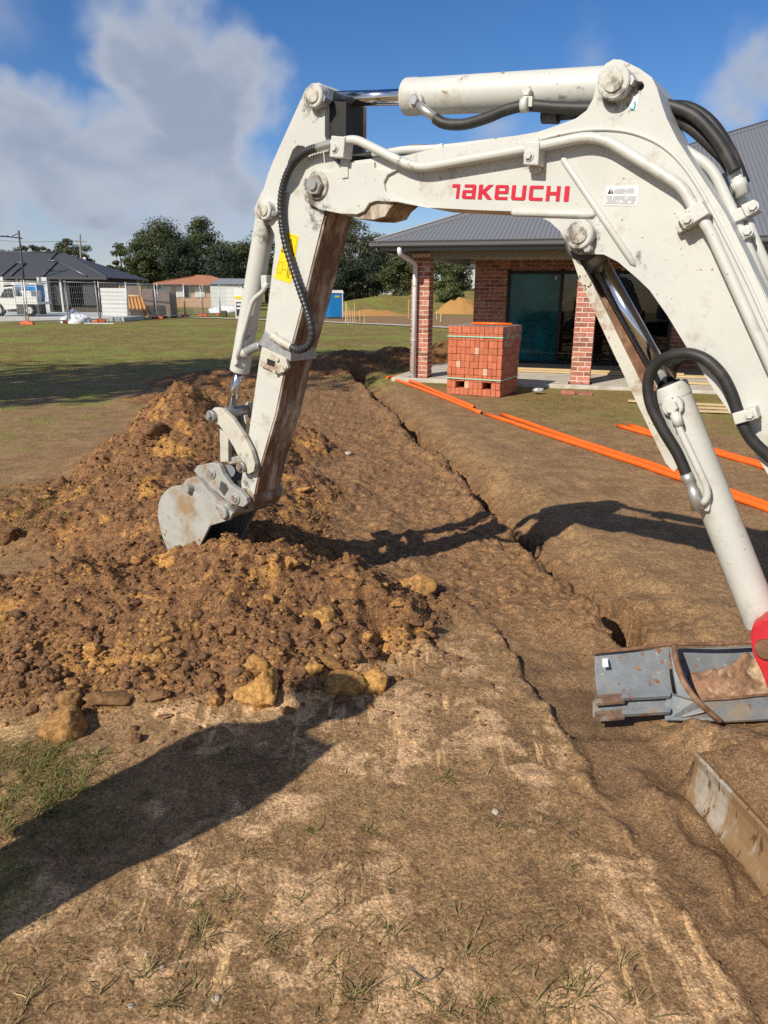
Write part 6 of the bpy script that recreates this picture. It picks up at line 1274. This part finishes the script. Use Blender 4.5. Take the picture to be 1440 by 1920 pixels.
def vegetation():
    g = 'trees behind the building site'
    def T(px, top, Y, wpx, kind, lab, nm='pine_tree', **k):
        x = far_x(px, Y); h = far_z(px, top, Y); tree(nm, lab, x, Y, h, wpx * Y / FPX, kind, g, leaf=max(.2, 3.4 * Y / FPX), seed=int(px * 7 + top), **k)
    T(315, 405, 108, 118, 'leaf_pine', 'tallest round crowned dark pine left of centre', n_cl=60, per=130, base=.08)
    T(272, 438, 100, 62, 'leaf_pine', 'lighter green pine at the left flank of the tallest pine', n_cl=34, per=120, base=.05)
    T(235, 452, 118, 40, 'leaf_pine', 'small pine standing left of the pine group', n_cl=22, per=110, base=.2)
    T(385, 412, 118, 90, 'leaf_pine', 'dark pine with pointed spire right of tallest pine', n_cl=50, per=130, base=.08)
    T(440, 432, 112, 90, 'leaf_pine', 'broad dark pine just left of the excavator arm', n_cl=44, per=130, base=.06)
    T(350, 455, 98, 90, 'leaf_dark', 'low dark pine filling the foot of the group', n_cl=36, per=130, base=.03)
    T(420, 462, 96, 110, 'leaf_dark', 'low dark pine behind the pale shed', n_cl=40, per=130, base=.03)
    T(500, 425, 125, 100, 'leaf_pine', 'dark pine hidden mostly by the excavator arm', n_cl=44, per=120, base=.06)
    T(146, 444, 120, 56, 'leaf_gum', 'umbrella shaped gum tree beside the power pole', 'gum_tree', n_cl=22, per=90, base=.55)
    T(62, 456, 125, 46, 'leaf_gum', 'thin gum tree behind the charcoal roof near the lamp', 'gum_tree', n_cl=18, per=60, base=.6)
    T(90, 462, 128, 34, 'leaf_gum', 'smaller thin gum right of the thin gum near the lamp', 'gum_tree', n_cl=14, per=50, base=.6)
    T(8, 465, 118, 80, 'leaf_dark', 'dark pine row end at the left picture edge', n_cl=40, per=110, base=.1)
    T(178, 486, 120, 34, 'leaf_dark', 'small dark bush tree right of the umbrella gum', n_cl=16, per=90, base=.1); T(213, 482, 116, 34, 'leaf_dark', 'small dark tree left of the small pine', n_cl=16, per=90, base=.1)
    T(655, 404, 112, 100, 'leaf_gum', 'tall leafy gum right behind the excavator arm', 'gum_tree', n_cl=60, per=110, base=.2)
    T(705, 432, 118, 110, 'leaf_gum', 'wide gum tree under the boom knuckle', 'gum_tree', n_cl=56, per=110, base=.2)
    T(600, 420, 120, 100, 'leaf_gum', 'gum tree behind the lower arm', 'gum_tree', n_cl=50, per=110, base=.2)
    T(690, 480, 104, 90, 'leaf_dark', 'dark understorey tree below the wide gum', n_cl=40, per=130, base=.04); T(640, 486, 102, 80, 'leaf_dark', 'dark understorey tree beside the blue toilet', n_cl=36, per=130, base=.04)
    T(752, 462, 92, 66, 'leaf_pine', 'mid green tree just left of the brick column', n_cl=40, per=120, base=.04)
    T(838, 478, 96, 70, 'leaf_pine', 'dark tree seen between brick column and wall', n_cl=40, per=120, base=.06)
    T(880, 478, 105, 60, 'leaf_gum', 'grey gum at the left edge of the brick wall', 'gum_tree', n_cl=34, per=90, base=.1)
    T(838, 520, 84, 60, 'leaf_bush', 'round light green bush between column and wall', 'bush', n_cl=26, per=130, base=.02)
    T(785, 470, 120, 100, 'leaf_dark', 'dark tree behind the brick column', n_cl=40, per=110, base=.05)
    T(960, 440, 130, 120, 'leaf_dark', 'dark tree hidden behind the brick house', n_cl=30, per=80, base=.05)
    # tall gums standing left of the camera: they throw the broad shade over the lawn
    for x, y, h, w, lab in ((-17.5, 3.0, 15.5, 8.5, 'tall gum left of the camera, farther of three'), (-12.8, 4.4, 14.5, 6.5, 'tall gum left of the camera, middle of three'), (-10.4, 8.0, 14.5, 6.0, 'tall gum left of the camera, nearest the site')):
        tree('gum_tree', lab, x, y, h, w, 'leaf_gum', 'gums beside the site', leaf=.3, n_cl=30, per=42, seed=int(x * -10), base=.45)
vegetation()

# ------------------------------------------------------------------ the bystander whose shadow falls across the foreground
def person():
    p = Vector((-1.66, .95, 0)); h = empty('person', p, R(-20), 'person in navy trousers and orange shirt standing left of the camera', 'person')
    J = {0: ((0, 0, .95), .17), 1: ((0, 0, 1.15), .17), 2: ((0, 0, 1.36), .185), 3: ((0, .0, 1.48), .07), 4: ((0, .01, 1.56), .085), 5: ((0, .01, 1.66), .10), 6: ((0, .0, 1.74), .07),
         7: ((-.09, 0, .86), .11), 8: ((-.085, 0, .5), .085), 9: ((-.08, 0, .09), .055), 10: ((-.09, .16, .04), .04), 11: ((.09, 0, .86), .11), 12: ((.085, 0, .5), .085), 13: ((.08, 0, .09), .055), 14: ((.09, .16, .04), .04),
         15: ((-.20, 0, 1.41), .065), 16: ((-.225, -.01, 1.14), .045), 17: ((-.205, .03, .90), .036), 18: ((-.19, .06, .80), .028), 19: ((.20, 0, 1.41), .065), 20: ((.225, -.01, 1.14), .045), 21: ((.205, .03, .90), .036), 22: ((.19, .06, .80), .028)}
    E = [(0, 1), (1, 2), (2, 3), (3, 4), (4, 5), (5, 6), (0, 7), (7, 8), (8, 9), (9, 10), (0, 11), (11, 12), (12, 13), (13, 14), (2, 15), (15, 16), (16, 17), (17, 18), (2, 19), (19, 20), (20, 21), (21, 22)]
    me = bpy.data.meshes.new('body'); me.from_pydata([J[k][0] for k in range(23)], E, []); o = link('body', me, None, h); sk = o.modifiers.new('skin', 'SKIN')
    for k in range(23): r = J[k][1]; me.skin_vertices[0].data[k].radius = (r, r); 
    me.skin_vertices[0].data[0].use_root = True; ss = o.modifiers.new('sub', 'SUBSURF'); ss.levels = 2; ss.render_levels = 2
    m = bpy.data.materials.new('clothed'); m.use_nodes = True; N = m.node_tree.nodes; L = m.node_tree.links; tc = N.new('ShaderNodeTexCoord'); sx = N.new('ShaderNodeSeparateXYZ'); L.new(tc.outputs['Object'], sx.inputs[0]); cr = N.new('ShaderNodeValToRGB'); cr.color_ramp.interpolation = 'CONSTANT'
    dv = N.new('ShaderNodeMath'); dv.operation = 'DIVIDE'; dv.inputs[1].default_value = 1.8; L.new(sx.outputs[2], dv.inputs[0]); L.new(dv.outputs[0], cr.inputs[0]); e = cr.color_ramp.elements; e[0].color = (.05, .03, .02, 1); e[1].position = .06; e[1].color = (.03, .035, .06, 1)
    for pos, c in ((.55, (.7, .22, .02, 1)), (.835, (.45, .27, .19, 1)), (.93, (.06, .04, .03, 1))): q = e.new(pos); q.color = c
    L.new(cr.outputs[0], N['Principled BSDF'].inputs['Base Color']); N['Principled BSDF'].inputs['Roughness'].default_value = .8; me.materials.append(m)
    mm = MB(); mm.tube([(0, .01, 1.70), (0, .01, 1.72), (0, .01, 1.76), (0, .01, 1.79)], [.16, .15, .105, .05], 18); mm.build('hat', 'cloth_navy', h)
person()
